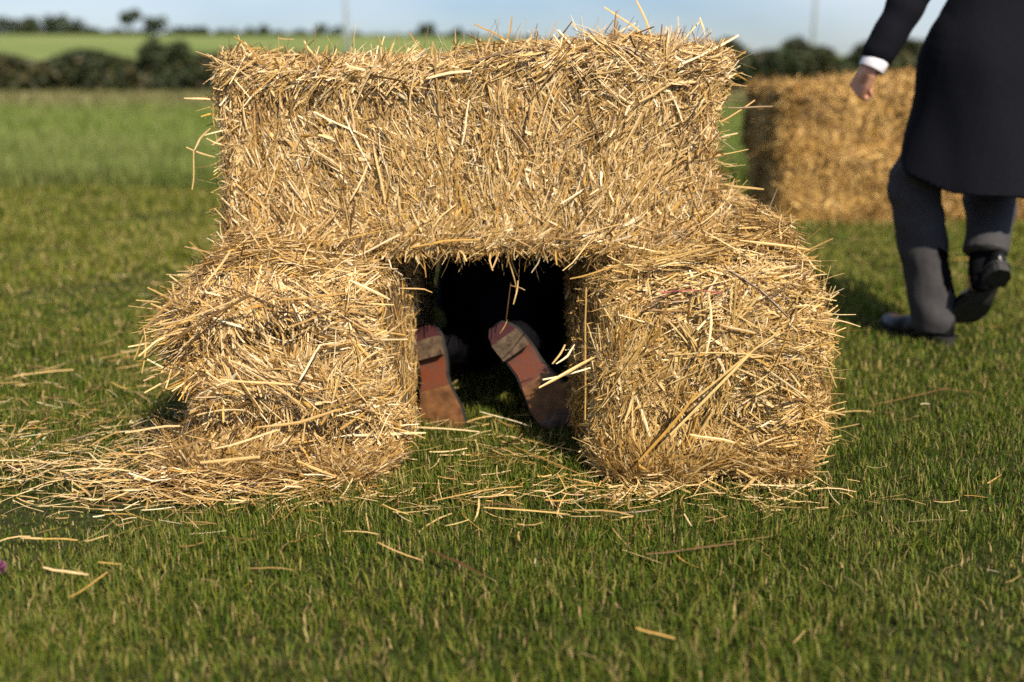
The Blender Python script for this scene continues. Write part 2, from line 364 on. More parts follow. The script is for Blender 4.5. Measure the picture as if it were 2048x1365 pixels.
g = np.random.default_rng(21)
near_parts, yellow_parts = [], []
for (y0, y1, dens, h0, wd, mg) in ((.85, 1.7, 44000, .029, .0019, .5), (1.7, 2.6, 34000, .029, .0021, .5), (2.6, 3.8, 15000, .032, .0034, .5), (3.8, 5.2, 8000, .034, .0055, .6), (5.2, 7.0, 5000, .036, .008, .7)):
    P = scatter(y0, y1, dens, mg, g)
    under = (np.abs(P[:, 0] + .43) < .2) & (P[:, 1] > 1.93) & (P[:, 1] < 2.9) | (np.abs(P[:, 0] - .365) < .2) & (P[:, 1] > 1.93) & (P[:, 1] < 2.9)
    P = P[~under]
    cl = .5 + .5 * sn(P, 6, 31); cl2 = .5 + .5 * sn(P, 23, 33)
    keep = g.uniform(0, 1, len(P)) < .58 + .30 * cl + .25 * cl2; P = P[keep]; cl = cl[keep]; cl2 = cl2[keep]
    H = h0 * (.42 + .65 * cl + .4 * cl2) * g.uniform(.5, 1.25, len(P)); H[g.uniform(0, 1, len(P)) < .03] *= 1.5
    W = wd * g.uniform(.5, 1.35, len(P))
    # yellower blades: single ones everywhere, few near the camera, more farther back
    worn_or_yellow = g.uniform(0, 1, len(P)) < .10 + .65 * sstep(1.6, 3.6, P[:, 1] + .45 * sn(P, 1.4, 35)) + .18 * np.clip(sn(P, 2.1, 36), 0, 1)
    for k_, lst in ((~worn_or_yellow, near_parts), (worn_or_yellow, yellow_parts)): lst.append(blades(P[k_], H[k_], W[k_], g, .55))
def join3(parts):
    Vs, Qs, Ts, o = [], [], [], 0
    for V, Q, T in parts: Vs.append(V); Qs.append(Q + o); Ts.append(T + o); o += len(V)
    return np.concatenate(Vs), np.concatenate(Qs), np.concatenate(Ts)
tag(link('lawn_grass', bulk('lawn_grass', *join3(near_parts), mat=M_grass)), 'short mown green lawn grass around the bales', 'grass', kind='stuff')
tag(link('yellow_lawn_grass', bulk('yellow_lawn_grass', *join3(yellow_parts), mat=M_grass_yellow)), 'yellower lawn grass, mostly behind the bales', 'grass', kind='stuff')
# taller meadow beyond the mown edge, then a strip of seeding grass
def edge_y(x): return 6.75 + .12 * np.sin(x * 1.7) + .07 * np.sin(x * 4.1 + 1)
parts = []
for (y0, y1, dens, h0, wd) in ((6.6, 8.5, 2200, .22, .008), (8.5, 12.5, 800, .22, .012), (12.5, 20, 260, .22, .022)):
    P = scatter(y0, y1, dens, 1.0, g); P = P[P[:, 1] > edge_y(P[:, 0])]
    H = h0 * (.7 + .3 * sn(P, 1.1, 41) + .15 * sn(P, 4, 42)) * g.uniform(.5, 1.3, len(P))
    parts.append(blades(P, H, wd * g.uniform(.6, 1.3, len(P)), g, .35))
P = scatter(6.6, 7.05, 2200, 1.0, g); P = P[P[:, 1] > edge_y(P[:, 0])]
parts.append(blades(P, .24 * g.uniform(.6, 1.25, len(P)), .008 * g.uniform(.6, 1.3, len(P)), g, .3))
tag(link('meadow_grass', bulk('meadow_grass', *join3(parts), mat=M_meadow)), 'taller green meadow grass beyond the mown lawn edge', 'grass', kind='stuff')
P = scatter(19.5, 34.3, 60, 1.0, g)
tag(link('seeding_grass', bulk('seeding_grass', *blades(P, .2 * g.uniform(.6, 1.2, len(P)), .05 * g.uniform(.6, 1.3, len(P)), g, .3), mat=M_crop)), 'tan strip of seeding grass in front of the far hedge', 'grass', kind='stuff')

# ------------------------------------------------------------------ straw bales
class Bale:
    FACES = {'front': ((0, -1, 0), (1, 0, 0), (0, 0, 1)), 'back': ((0, 1, 0), (1, 0, 0), (0, 0, 1)), 'left': ((-1, 0, 0), (0, 1, 0), (0, 0, 1)),
             'right': ((1, 0, 0), (0, 1, 0), (0, 0, 1)), 'top': ((0, 0, 1), (1, 0, 0), (0, 1, 0)), 'bottom': ((0, 0, -1), (1, 0, 0), (0, 1, 0))}
    def __init__(s, half, rad, seed, lump=.010, deform=None):
        s.h = np.array(half, float); s.r = rad; s.seed = seed; s.lump = lump; s.deform = deform
    def on_face(s, face, a, b_):
        N, t1, t2 = (np.array(k, float) for k in s.FACES[face])
        q = N * s.h + (t1 * s.h)[None] * a[:, None] + (t2 * s.h)[None] * b_[:, None]
        return s.map(q), t1, t2
    def map(s, q):
        inner = s.h - s.r
        c = np.clip(q, -inner, inner); d = q - c
        nn = nrm(np.where(np.linalg.norm(d, axis=-1, keepdims=True) < 1e-6, q, d))
        p = c + nn * s.r
        p = p + nn * (s.lump * (sn(p, 14, s.seed) * .8 + .45 * sn(p, 38, s.seed + 1)))[:, None]
        p[:, 2] += s.h[2]
        if s.deform is not None: p = s.deform(p, nn)
        return p, nn
    def core(s, k=34):
        Vs, Qs, o = [], [], 0
        for f in s.FACES:
            N, t1, t2 = (np.array(x, float) for x in s.FACES[f])
            lin = np.linspace(-1, 1, k); A, B = np.meshgrid(lin, lin)
            (p, nn), _, _ = s.on_face(f, A.ravel(), B.ravel())
            p = p - nn * .006
            i = (np.arange(k - 1)[:, None] * k + np.arange(k - 1)[None]).ravel()
            q = np.stack([i, i + 1, i + k + 1, i + k], -1)
            if np.dot(np.cross(t1, t2), N) < 0: q = q[:, ::-1]
            Vs.append(p); Qs.append(q + o); o += len(p)
        return np.concatenate(Vs), np.concatenate(Qs)
    def frames(s, face, a, b_, g, ang, spread, tilt, off):
        (p, nn), t1, t2 = s.on_face(face, a, b_)
        A = (ang(face, p) if callable(ang) else np.full(len(p), ang)) + g.normal(0, 1, len(p)) * spread
        T1 = nrm(t1[None] - nn * (nn @ t1)[:, None]); T2 = np.cross(nn, T1); T2 *= np.sign(T2 @ t2 + 1e-9)[:, None]
        D = T1 * np.cos(A)[:, None] + T2 * np.sin(A)[:, None]
        ti = g.normal(0, 1, len(p)) * tilt
        D = nrm(D + nn * np.tan(np.clip(ti, -1.2, 1.2))[:, None])
        roll = nrm(np.cross(nn, D)) * (g.normal(0, .45, len(p)))[:, None]
        return p + nn * off[:, None], D, nrm(nn + roll)

def straw_shell(B, dens, ang, g, spread=.55, scale=1.0):
    """dens: face -> number of short straws; three layers"""
    parts = []
    for face, k in dens.items():
        if not k: continue
        u = lambda m: (g.uniform(-1, 1, m), g.uniform(-1, 1, m))
        def bias(a): return np.sign(a) * np.abs(a) ** .85
        # packed fine layer
        m = k; a, b_ = u(m)
        P, D, N = B.frames(face, bias(a), bias(b_), g, ang, spread * .75, .09, g.uniform(-.018, .002, m))
        parts.append(ribbons(P, D, N, g.uniform(.014, .060, m) * scale, (.0009 + .0034 * g.uniform(0, 1, m) ** 1.8) * scale, g.normal(0, .025, m), g.normal(0, .03, m), 1, 0, 1))
        # middle layer, thrown about more
        m = int(k * .40); a, b_ = u(m)
        P, D, N = B.frames(face, bias(a), bias(b_), g, ang, spread * 1.1, .13, g.uniform(-.004, .005, m))
        parts.append(ribbons(P, D, N, g.uniform(.022, .095, m) * scale, (.0011 + .0031 * g.uniform(0, 1, m) ** 1.6) * scale, g.normal(0, .03, m), g.normal(0, .045, m), 3, .22, .9))
        # wide flat leaves and split stalks
        m = int(k * .08); a, b_ = u(m)
        P, D, N = B.frames(face, bias(a), bias(b_), g, ang, spread * 1.3, .20, g.uniform(-.002, .006, m))
        parts.append(ribbons(P, D, N, g.uniform(.018, .060, m) * scale, g.uniform(.0045, .0090, m) * scale, g.normal(0, .08, m), g.normal(0, .05, m), 3, .16, .5))
        # chaff: crushed short bits
        m = int(k * .45); a, b_ = u(m)
        P, D, N = B.frames(face, a, b_, g, ang, 1.0, .3, g.uniform(-.004, .005, m))
        parts.append(ribbons(P, D, N, g.uniform(.004, .014, m), g.uniform(.0012, .0034, m), g.normal(0, .05, m), g.normal(0, .05, m), 1, 0, .8))
        # thin whiskers
        m = int(k * .24); a, b_ = u(m)
        P, D, N = B.frames(face, a, b_, g, ang, 1.0, .32, g.uniform(.0, .008, m))
        parts.append(ribbons(P, D, N, g.uniform(.015, .06, m) * scale, g.uniform(.0006, .0013, m) * scale, g.normal(0, .14, m), g.normal(0, .18, m), 3, 0, .8))
    return parts
def fringe(B, items, g):
    """straws standing off the edges: (face, a-range, b-range, count, base direction, spread, length range)"""
    parts = []
    for face, (a0, a1), (b0, b1), m, base, sp, (l0, l1) in items:
        m = int(m * .62)
        (p, nn), _, _ = B.on_face(face, g.uniform(a0, a1, m), g.uniform(b0, b1, m))
        D = nrm(np.array(base, float)[None] + g.normal(0, sp, (m, 3))); L = g.uniform(l0, l1, m) * g.uniform(.5, 1, m)
        parts.append(ribbons(p + D * (L * .32)[:, None], D, nrm(np.cross(D, g.normal(size=(m, 3)))), L, .0008 + .0038 * g.uniform(0, 1, m) ** 2, g.normal(0, .06, m), g.normal(0, .06, m), 3, .2, .7))
    return parts

def tufts(B, items, g, ang):
    """bundles of straws that lie together"""
    parts = []
    for face, n_, (a0, a1), (b0, b1) in items:
        (c, nn), t1, t2 = B.on_face(face, g.uniform(a0, a1, n_), g.uniform(b0, b1, n_))
        for i in range(n_):
            m = int(g.integers(14, 42)); aa = (ang(face, c[i:i + 1])[0] if callable(ang) else ang) + g.normal(0, .6)
            T1 = nrm(t1 - nn[i] * (nn[i] @ t1)); T2 = np.cross(nn[i], T1); T2 = T2 * np.sign(T2 @ t2 + 1e-9)
            D0 = T1 * math.cos(aa) + T2 * math.sin(aa); S0 = np.cross(nn[i], D0); w_ = g.uniform(.008, .022); L0 = g.uniform(.05, .11)
            fan = g.normal(0, 1, m); P = c[i] + D0 * g.normal(0, L0 * .22, m)[:, None] + S0 * (fan * w_)[:, None] + nn[i] * (g.uniform(.0, .010, m) - .004 * fan ** 2)[:, None]
            D = nrm(D0 + S0 * (fan * .10 + g.normal(0, .10, m))[:, None] + nn[i] * g.normal(.02, .10, m)[:, None])
            parts.append(ribbons(P, D, nrm(nn[i] + g.normal(0, .35, (m, 3))), L0 * g.uniform(.5, 1.4, m), .0008 + .0030 * g.uniform(0, 1, m) ** 1.6, np.full(m, g.normal(-.05, .05)) + g.normal(0, .02, m), np.full(m, g.normal(0, .05)) + g.normal(0, .02, m), 3, .22, .8))
    return parts
# shapes of the individually built straws (shared by all bales and by the stalks on the lawn)
PROTO = []
gp = np.random.default_rng(77)
for i in range(18):
    z0 = np.zeros((1, 3)); D = np.array([[1., 0, 0]]); N = np.array([[0, 0, 1.]])
    V, Q = ribbons(z0, D, N, np.array([1.]), np.array([.06 if i % 3 else .085]), np.array([gp.normal(0, .03)]), np.array([gp.normal(0, .03)]), 4, .28 if i % 2 else .45, gp.uniform(.4, .95))
    V[:, 1] += .012 * np.sin(V[:, 0] * gp.uniform(3, 9)); V[:, 2] += .010 * np.sin(V[:, 0] * gp.uniform(4, 9) + 1)
    if i % 2 == 0:
        k0 = gp.uniform(-.2, .3); V[:, 2] += np.where(V[:, 0] > k0, (V[:, 0] - k0) * gp.uniform(-.45, .45), 0); V[:, 1] += np.where(V[:, 0] > k0, (V[:, 0] - k0) * gp.uniform(-.5, .5), 0)
    PROTO.append(V)
    PQ = Q
def proto_set(mat):
    return [bulk('straw', V * np.array([1, 1, 1]), PQ, mat=mat) for V in PROTO]
SETS = {}
def place_straw(P, D, N, L, fat, mat, parent, k, name='straw'):
    if mat.name not in SETS: SETS[mat.name] = proto_set(mat)
    me = SETS[mat.name][k % len(PROTO)]
    o = bpy.data.objects.new(name, me); COL.objects.link(o)
    D = Vector(D).normalized(); N = Vector(N); Sd = N.cross(D).normalized(); N = D.cross(Sd)
    o.matrix_basis = Matrix(((D.x * L, Sd.x * fat, N.x * fat, P[0]), (D.y * L, Sd.y * fat, N.y * fat, P[1]), (D.z * L, Sd.z * fat, N.z * fat, P[2]), (0, 0, 0, 1)))
    if parent: o.parent = parent
    return o
def big_straws(B, root, items, g, mat, ang):
    for face, (a0, a1), (b0, b1), m, spread, tilt, (l0, l1) in items:
        P, D, N = B.frames(face, g.uniform(a0, a1, m), g.uniform(b0, b1, m), g, ang, spread, tilt, g.uniform(.004, .012, m))
        L = g.uniform(l0, l1, m) * 1.12
        for i in range(m): place_straw(P[i], D[i], N[i], L[i], .026 + .056 * g.uniform(0, 1) ** 1.7, mat, root, int(g.integers(0, 18)))
def make_bale(B, loc, rz, label, group, dens, ang, seed, mat, core, spread=.55, fr=(), big=(), scale=1.0, ck=34, tf=()):
    g = np.random.default_rng(seed)
    root = empty('straw_bale', loc, rz); tag(root, label, 'straw bale', group)
    link('packed_core', bulk('packed_core', *B.core(ck), mat=core, smooth=True), parent=root)
    parts = straw_shell(B, dens, ang, g, spread, scale) + fringe(B, fr, g) + tufts(B, tf, g, ang)
    o = link('loose_straw', bulk('loose_straw', *cat_meshes(parts), mat=mat), parent=root); o['kind'] = 'stuff'
    big_straws(B, root, big, g, mat, ang)
    return root
TUN = 'straw bales of the crawl tunnel'

# --- top bale, long side to the camera
XL, YB = -.085, 2.09
def def_top(p, nn):
    q = p.copy(); x, y, z = p[:, 0], p[:, 1], p[:, 2]
    H = .405
    q[:, 2] += (z / H) * (.028 * sstep(-.05, .25, x) + .006 * np.sin(x * 9 + 1) + .004 * np.sin(x * 23)) - sstep(.4, .0, z) * .0
    frontness = np.clip(-nn[:, 1], 0, 1)
    q[:, 1] -= frontness * (.009 * gauss(z, .375, .035) - .013 * gauss(z, .315, .03) * gauss(x, -.28, .22) + .012 * gauss(z, .03, .05))
    q[:, 1] += frontness * .006 * sn(np.stack([x * 1.6, x * 0, z * .35], -1), 34, 58)
    q[:, 1] += frontness * (.010 * np.sin(x * 11 + .6) * np.sin(z * 7) + .014 * gauss(x, .25, .04) * gauss(z, .3, .1) + .01 * gauss(x, -.02, .025) * gauss(z, .2, .12))
    side = np.clip(-nn[:, 0], 0, 1); q[:, 0] -= side * (.02 * gauss(z, .02, .08)); q[:, 0] += np.clip(nn[:, 0], 0, 1) * (.03 * gauss(z, .0, .12) + .012 * np.sin(z * 20))
    q[:, 2] -= .02 * sstep(.2, .02, z) * gauss(x, .42, .13)
    return q
B_top = Bale((.518, .215, .2025), .035, 3, .009, def_top)
def ang_top(face, p):
    if face in ('front', 'back'):
        a = np.full(len(p), math.pi / 2) + .30 * sn(p, 9, 61) + .28 * sn(p, 24, 64)
        a = np.where(p[:, 2] + .03 * sn(p, 13, 59) > .355, a * .25, a); return np.where(p[:, 2] < .06, a * .45 + .1, a)
    if face in ('left', 'right'): return np.full(len(p), 1.2) + .5 * sn(p, 9, 62)
    return .4 * sn(p, 6, 63) + .1
fr_top = [('front', (-1, 1), (.86, 1), 420, (0, -.35, .9), .55, (.03, .085)), ('top', (-1, 1), (-1, .0), 650, (.05, -.25, .55), .75, (.03, .10)),
          ('top', (-.1, 1), (-1, .2), 260, (0, -.1, .5), .8, (.04, .12)),
          ('left', (-1, .3), (-1, 1), 420, (-.8, -.4, -.05), .55, (.03, .09)), ('right', (-1, .3), (-1, 1), 520, (.9, -.35, .05), .55, (.03, .11)),
          ('front', (-1, 1), (-1, -.9), 700, (0, -.4, -.45), .6, (.03, .085)), ('bottom', (-.5, .6), (-1, -.6), 160, (.1, -.2, -.9), .4, (.03, .09)), ('front', (.8, 1), (-1, 1), 260, (.6, -.6, 0), .5, (.03, .09)), ('front', (-1, -.85), (-1, 1), 220, (-.6, -.6, -.1), .5, (.03, .08))]
big_top = [('front', (-.97, .97), (-.9, .78), 215, .5, .10, (.05, .12)), ('front', (-.97, .97), (.72, .98), 40, .45, .15, (.05, .12)), ('top', (-.9, .98), (-1, -.4), 24, .6, .35, (.06, .12)),
           ('front', (-.8, .9), (-1, -.88), 14, .4, .15, (.06, .11))]
top = make_bale(B_top, (XL, YB + .215, .420), 0, 'long straw bale laid across as the roof of the tunnel', TUN,
          {'front': 29000, 'top': 5000, 'left': 2600, 'right': 2600, 'bottom': 2200, 'back': 800}, ang_top, 901, M_straw, M_core, .42, fr_top, big_top, .95, 60, [('front', 46, (-.95, .95), (-.9, .9)), ('front', 16, (-.95, .95), (.6, 1)), ('front', 14, (.3, 1), (-.9, 1)), ('top', 16, (-.9, 1), (-1, -.2))])
# single straws that stand out on the top bale
def pix_straw(root, u0, v0, u1, v1, y0, y1, fat, mat, k, name='straw'):
    a, c = at(u0, v0, y0), at(u1, v1, y1); L = (c - a).length; mid = (a + c) / 2
    if root: mid = mid - root.location
    N = Vector((.1, -1, .35)); return place_straw(mid, c - a, N, L, fat * .82, mat, root, k, name)
for i, (u0, v0, u1, v1, y0, y1, ft) in enumerate([(1210, 13, 1300, 80, 2.10, 2.14, .085), (1273, 2, 1312, 74, 2.12, 2.14, .08), (948, 48, 1010, 78, 2.06, 2.12, .07), (468, 72, 520, 108, 2.06, 2.1, .08),
        (368, 196, 432, 200, 2.1, 2.12, .06), (372, 295, 430, 318, 2.06, 2.1, .075), (386, 380, 388, 300, 2.05, 2.06, .06), (388, 300, 412, 256, 2.06, 2.09, .06), (1455, 216, 1545, 214, 2.08, 2.1, .08), (1440, 245, 1510, 205, 2.07, 2.1, .07),
        (1450, 370, 1528, 380, 2.06, 2.09, .07), (1440, 170, 1484, 140, 2.08, 2.1, .07), (1345, 70, 1360, 50, 2.08, 2.12, .06), (1410, 70, 1400, 36, 2.1, 2.12, .06), (590, 80, 560, 78, 2.08, 2.12, .06),
        (1015, 640, 1005, 668, 2.07, 2.07, .035), (1022, 566, 1012, 640, 2.07, 2.07, .03), (1018, 520, 1036, 585, 2.075, 2.07, .05), (1020, 570, 1050, 580, 2.07, 2.06, .045), (1036, 562, 1034, 608, 2.065, 2.065, .045),
        (938, 200, 925, 290, 2.078, 2.074, .08), (745, 290, 722, 405, 2.078, 2.07, .085), (1070, 195, 1055, 265, 2.078, 2.07, .08), (700, 220, 745, 180, 2.078, 2.07, .085), (690, 130, 730, 142, 2.05, 2.05, .11), (820, 495, 960, 470, 2.06, 2.06, .07), (715, 512, 800, 470, 2.06, 2.05, .08)]):
    pix_straw(top, u0, v0, u1, v1, y0, y1, ft, M_straw, i * 5 + 1)

# --- lower left bale, end to the camera, slumped
def def_left(p, nn):
    q = p.copy(); x, y, z = p[:, 0], p[:, 1], p[:, 2]
    fr_ = np.clip(-nn[:, 1], 0, 1); near = sstep(-.1, -.5, y)
    q[:, 1] += fr_ * (-.012 * gauss(z, .36, .05) + .044 * gauss(z, .29, .035) * gauss(x, -.03, .14) - .028 * gauss(z, .22, .06) + .032 * gauss(z, .11, .035) * gauss(x, .0, .18) - .085 * sstep(.10, .01, z))
    q[:, 0] -= np.clip(-nn[:, 0], 0, 1) * near * (.022 * gauss(z, .30, .07) - .02 * gauss(z, .15, .04) + .10 * sstep(.11, .0, z))
    q[:, 2] += (z / .41) * (near * (.02 * gauss(x, -.02, .1) - .02 * gauss(x, .2, .06)) - .018 * sstep(-.36, -.54, y) - .012 * near * sstep(-.02, -.26, x))
    q[:, 2] += (z / .41) * .065 * gauss(x, -.13, .10) * sstep(-.52, -.28, y)
    q[:, 0] += np.clip(nn[:, 0], 0, 1) * near * (.014 * np.sin(z * 17) - .10 * sstep(.20, .41, z))
    return q
B_left = Bale((.216, .52, .205), .08, 13, .014, def_left)
def ang_left(face, p):
    if face in ('front', 'back'): return .9 * sn(p, 9, 65) + np.where(p[:, 2] > .3, .15, np.where(p[:, 0] > .1, 1.1, .1))
    if face in ('left', 'right'): return 1.3 + .6 * sn(p, 7, 66)
    return .5 * sn(p, 7, 67) + .2
fr_left = [('front', (-1, 1), (.75, 1), 420, (-.5, -.4, .05), .5, (.03, .12)), ('top', (-1, 1), (-1, -.5), 600, (-.2, -.6, .5), .6, (.03, .10)), ('left', (-1, -.5), (.2, .95), 600, (-.9, -.4, -.25), .4, (.04, .14)),
           ('left', (-1, -.3), (-1, .9), 450, (-.8, -.4, 0), .5, (.03, .10)), ('front', (-1, -.6), (.1, .8), 260, (-.8, -.6, -.5), .35, (.05, .14)), ('right', (-1, -.4), (-1, 1), 350, (.5, -.6, .1), .5, (.015, .045)),
           ('front', (-1, 1), (.35, .6), 320, (-.5, -.35, -.6), .4, (.04, .12)), ('front', (-1, .95), (-.45, -.1), 200, (-.4, -.35, -.4), .5, (.04, .10)), ('front', (-1, 1), (-1, -.75), 500, (-.6, -.4, .1), .5, (.03, .12)),
           ('left', (-1, -.3), (-1, -.7), 420, (-1, -.3, 0), .35, (.04, .13))]
big_left = [('front', (-.95, .95), (-.95, .95), 215, .75, .12, (.06, .16)), ('top', (-.95, .95), (-1, -.62), 60, .8, .2, (.06, .14)), ('left', (-1, -.7), (-.9, .9), 20, .6, .3, (.06, .12)), ('right', (-1, -.75), (-.8, .9), 18, .7, .15, (.04, .07))]
left = make_bale(B_left, (-.442, 1.865 + .52, 0), 0, 'slumped lower straw bale left of the crawling feet', TUN,
          {'front': 19000, 'top': 8500, 'left': 2600, 'right': 3800, 'bottom': 200, 'back': 600}, ang_left, 902, M_straw, M_core, .7, fr_left, big_left, 1.0, 56, [('front', 46, (-.95, .95), (-.95, .95)), ('top', 16, (-.9, .9), (-1, -.6)), ('left', 10, (-1, -.7), (-.9, .9))])
for i, (u0, v0, u1, v1, y0, y1, ft) in enumerate([(480, 600, 320, 655, 1.8, 1.84, .075), (345, 600, 278, 668, 1.84, 1.86, .07), (288, 655, 302, 742, 1.85, 1.85, .06), (295, 652, 268, 720, 1.86, 1.86, .05), (500, 590, 330, 690, 1.8, 1.83, .07), (460, 615, 325, 740, 1.8, 1.83, .065),
        (420, 700, 350, 790, 1.81, 1.82, .06), (375, 730, 365, 800, 1.82, 1.82, .05), (500, 840, 430, 890, 1.76, 1.75, .08), (585, 770, 440, 760, 1.79, 1.79, .08), (680, 820, 520, 870, 1.77, 1.74, .085), (560, 860, 430, 900, 1.75, 1.73, .08),
        (800, 576, 865, 580, 1.93, 1.95, .06), (700, 560, 780, 600, 1.83, 1.84, .08), (560, 600, 700, 590, 1.81, 1.81, .07), (640, 690, 600, 760, 1.81, 1.8, .08), (460, 500, 420, 580, 1.9, 1.84, .07), (360, 850, 250, 865, 1.8, 1.8, .08), (420, 880, 310, 905, 1.75, 1.76, .08), (520, 915, 400, 925, 1.73, 1.73, .08)]):
    pix_straw(left, u0, v0, u1, v1, y0, y1, ft, M_straw, i * 7 + 2)

# --- lower right bale, end to the camera
def def_right(p, nn):
    q = p.copy(); x, y, z = p[:, 0], p[:, 1], p[:, 2]
    fr_ = np.clip(-nn[:, 1], 0, 1); near = sstep(-.1, -.5, y)
    q[:, 1] += fr_ * (.045 * gauss(z, .40, .05) * gauss(x, -.12, .1) - .016 * gauss(z, .28, .06) + .026 * gauss(z, .13, .03) * gauss(x, -.05, .16) - .08 * sstep(.10, .0, z) + .012 * np.sin(x * 15 + z * 9))
    q[:, 0] += np.clip(nn[:, 0], 0, 1) * near * (.034 * gauss(z, .27, .07) - .018 * gauss(z, .19, .03) + .032 * gauss(z, .11, .06) - .03 * sstep(.34, .45, z))
    q[:, 2] += (z / .41) * .085 * gauss(x, .17, .10) * sstep(-.54, -.30, y)
    q[:, 0] += np.clip(-nn[:, 0], 0, 1) * near * (.05 * sstep(.26, .42, z) - .018 * gauss(z, .19, .07))
    q[:, 2] += (z / .41) * (near * (.05 * gauss(x, .10, .16) - .015 * gauss(x, -.22, .07)) - .02 * sstep(-.38, -.54, y))
    return q
B_right = Bale((.230, .52, .208), .085, 23, .013, def_right)
def ang_right(face, p):
    if face in ('front', 'back'):
        a = 1.15 + .6 * sn(p, 8, 68); return np.where(p[:, 0] > .05, .25 + .5 * sn(p, 8, 69), np.where(p[:, 2] > .33, .45 * a, a))
    if face in ('left', 'right'): return 1.3 + .6 * sn(p, 7, 70)
    return .5 * sn(p, 7, 71) + .15
fr_right = [('front', (-1, 1), (.75, 1), 400, (.5, -.4, .15), .5, (.03, .10)), ('top', (-1, 1), (-1, -.5), 600, (.2, -.5, .5), .6, (.03, .10)), ('right', (-1, -.4), (-.95, 1), 420, (.6, -.5, .1), .6, (.02, .11)),
            ('front', (.7, 1), (-1, 1), 300, (.55, -.5, .1), .6, (.02, .10)), ('left', (-1, -.4), (-.9, 1), 420, (-.6, -.6, .1), .5, (.02, .045)), ('front', (-1, -.8), (-.9, 1), 200, (-.4, -.8, 0), .5, (.02, .05)), ('front', (-1, 1), (-1, -.8), 420, (.3, -.4, .1), .6, (.03, .11))]
big_right = [('front', (-.95, .95), (-.95, .95), 225, .7, .10, (.06, .17)), ('top', (-.95, .95), (-1, -.6), 42, .7, .2, (.06, .14)), ('right', (-1, -.75), (-.9, .9), 16, .6, .3, (.06, .12)), ('left', (-1, -.75), (-.8, .9), 20, .7, .2, (.04, .08))]
right = make_bale(B_right, (.376, 1.838 + .52, 0), 0, 'lower straw bale right of the crawling feet, tied with pink twine', TUN,
          {'front': 19000, 'top': 7500, 'left': 3400, 'right': 2600, 'bottom': 200, 'back': 600}, ang_right, 903, M_straw_gold, M_core, .6, fr_right, big_right, 1.0, 56, [('front', 46, (-.95, .95), (-.95, .95)), ('top', 14, (-.9, .9), (-1, -.6)), ('right', 8, (-1, -.7), (-.9, .9))])
for i, (u0, v0, u1, v1, y0, y1, ft) in enumerate([(1078, 775, 1195, 712, 1.78, 1.84, .09), (1085, 760, 1180, 740, 1.80, 1.84, .07), (1172, 575, 1170, 840, 1.86, 1.85, .065), (1395, 785, 1290, 930, 1.775, 1.765, .085), (1560, 660, 1380, 805, 1.79, 1.78, .085),
        (1340, 600, 1300, 700, 1.81, 1.8, .09), (1500, 710, 1340, 870, 1.78, 1.76, .075), (1420, 590, 1430, 700, 1.8, 1.79, .10), (1440, 650, 1510, 668, 1.79, 1.79, .11), (1270, 560, 1200, 610, 1.83, 1.84, .08), (1580, 590, 1665, 600, 1.83, 1.86, .07),
        (1620, 720, 1672, 660, 1.84, 1.86, .07), (1630, 730, 1670, 690, 1.84, 1.85, .06), (1610, 830, 1660, 850, 1.82, 1.83, .08), (1380, 870, 1470, 885, 1.76, 1.76, .11), (1150, 690, 1120, 735, 1.84, 1.82, .06), (1240, 530, 1140, 560, 1.84, 1.85, .07),
        (1190, 470, 1130, 545, 1.95, 1.9, .06), (1480, 480, 1620, 500, 1.85, 1.85, .08), (1300, 520, 1420, 500, 1.86, 1.85, .08), (1250, 640, 1240, 720, 1.8, 1.8, .08), (1130, 690, 1115, 730, 1.85, 1.85, .06)]):
    pix_straw(right, u0, v0, u1, v1, y0, y1, ft, M_straw_gold, i * 7 + 3)
# pink twine round the right bale, showing on its end
tw = []
for k in range(16):
    u = 1320 + k * 12; p = at(u, 587 - 6 * math.sin(k * .3) - (3 if k > 12 else 0), 1.823 + .004 * math.sin(k * 1.3)); p -= right.location; tw.append((p.x, p.y, p.z, .0013))
link('twine', tube_mesh(tw, 6), M_twine, right)

# --- second roof bale behind the first, closing the tunnel from the sky
B_back = Bale((.50, .22, .20), .035, 33, .01)
make_bale(B_back, (-.07, 2.78, .412), 0, 'second roof bale hidden behind the long front one', TUN, {'front': 200, 'top': 2500, 'left': 1200, 'right': 1200, 'bottom': 800, 'back': 1500}, ang_top, 904, M_straw, M_core, .6, (), (), 1.1, 20)

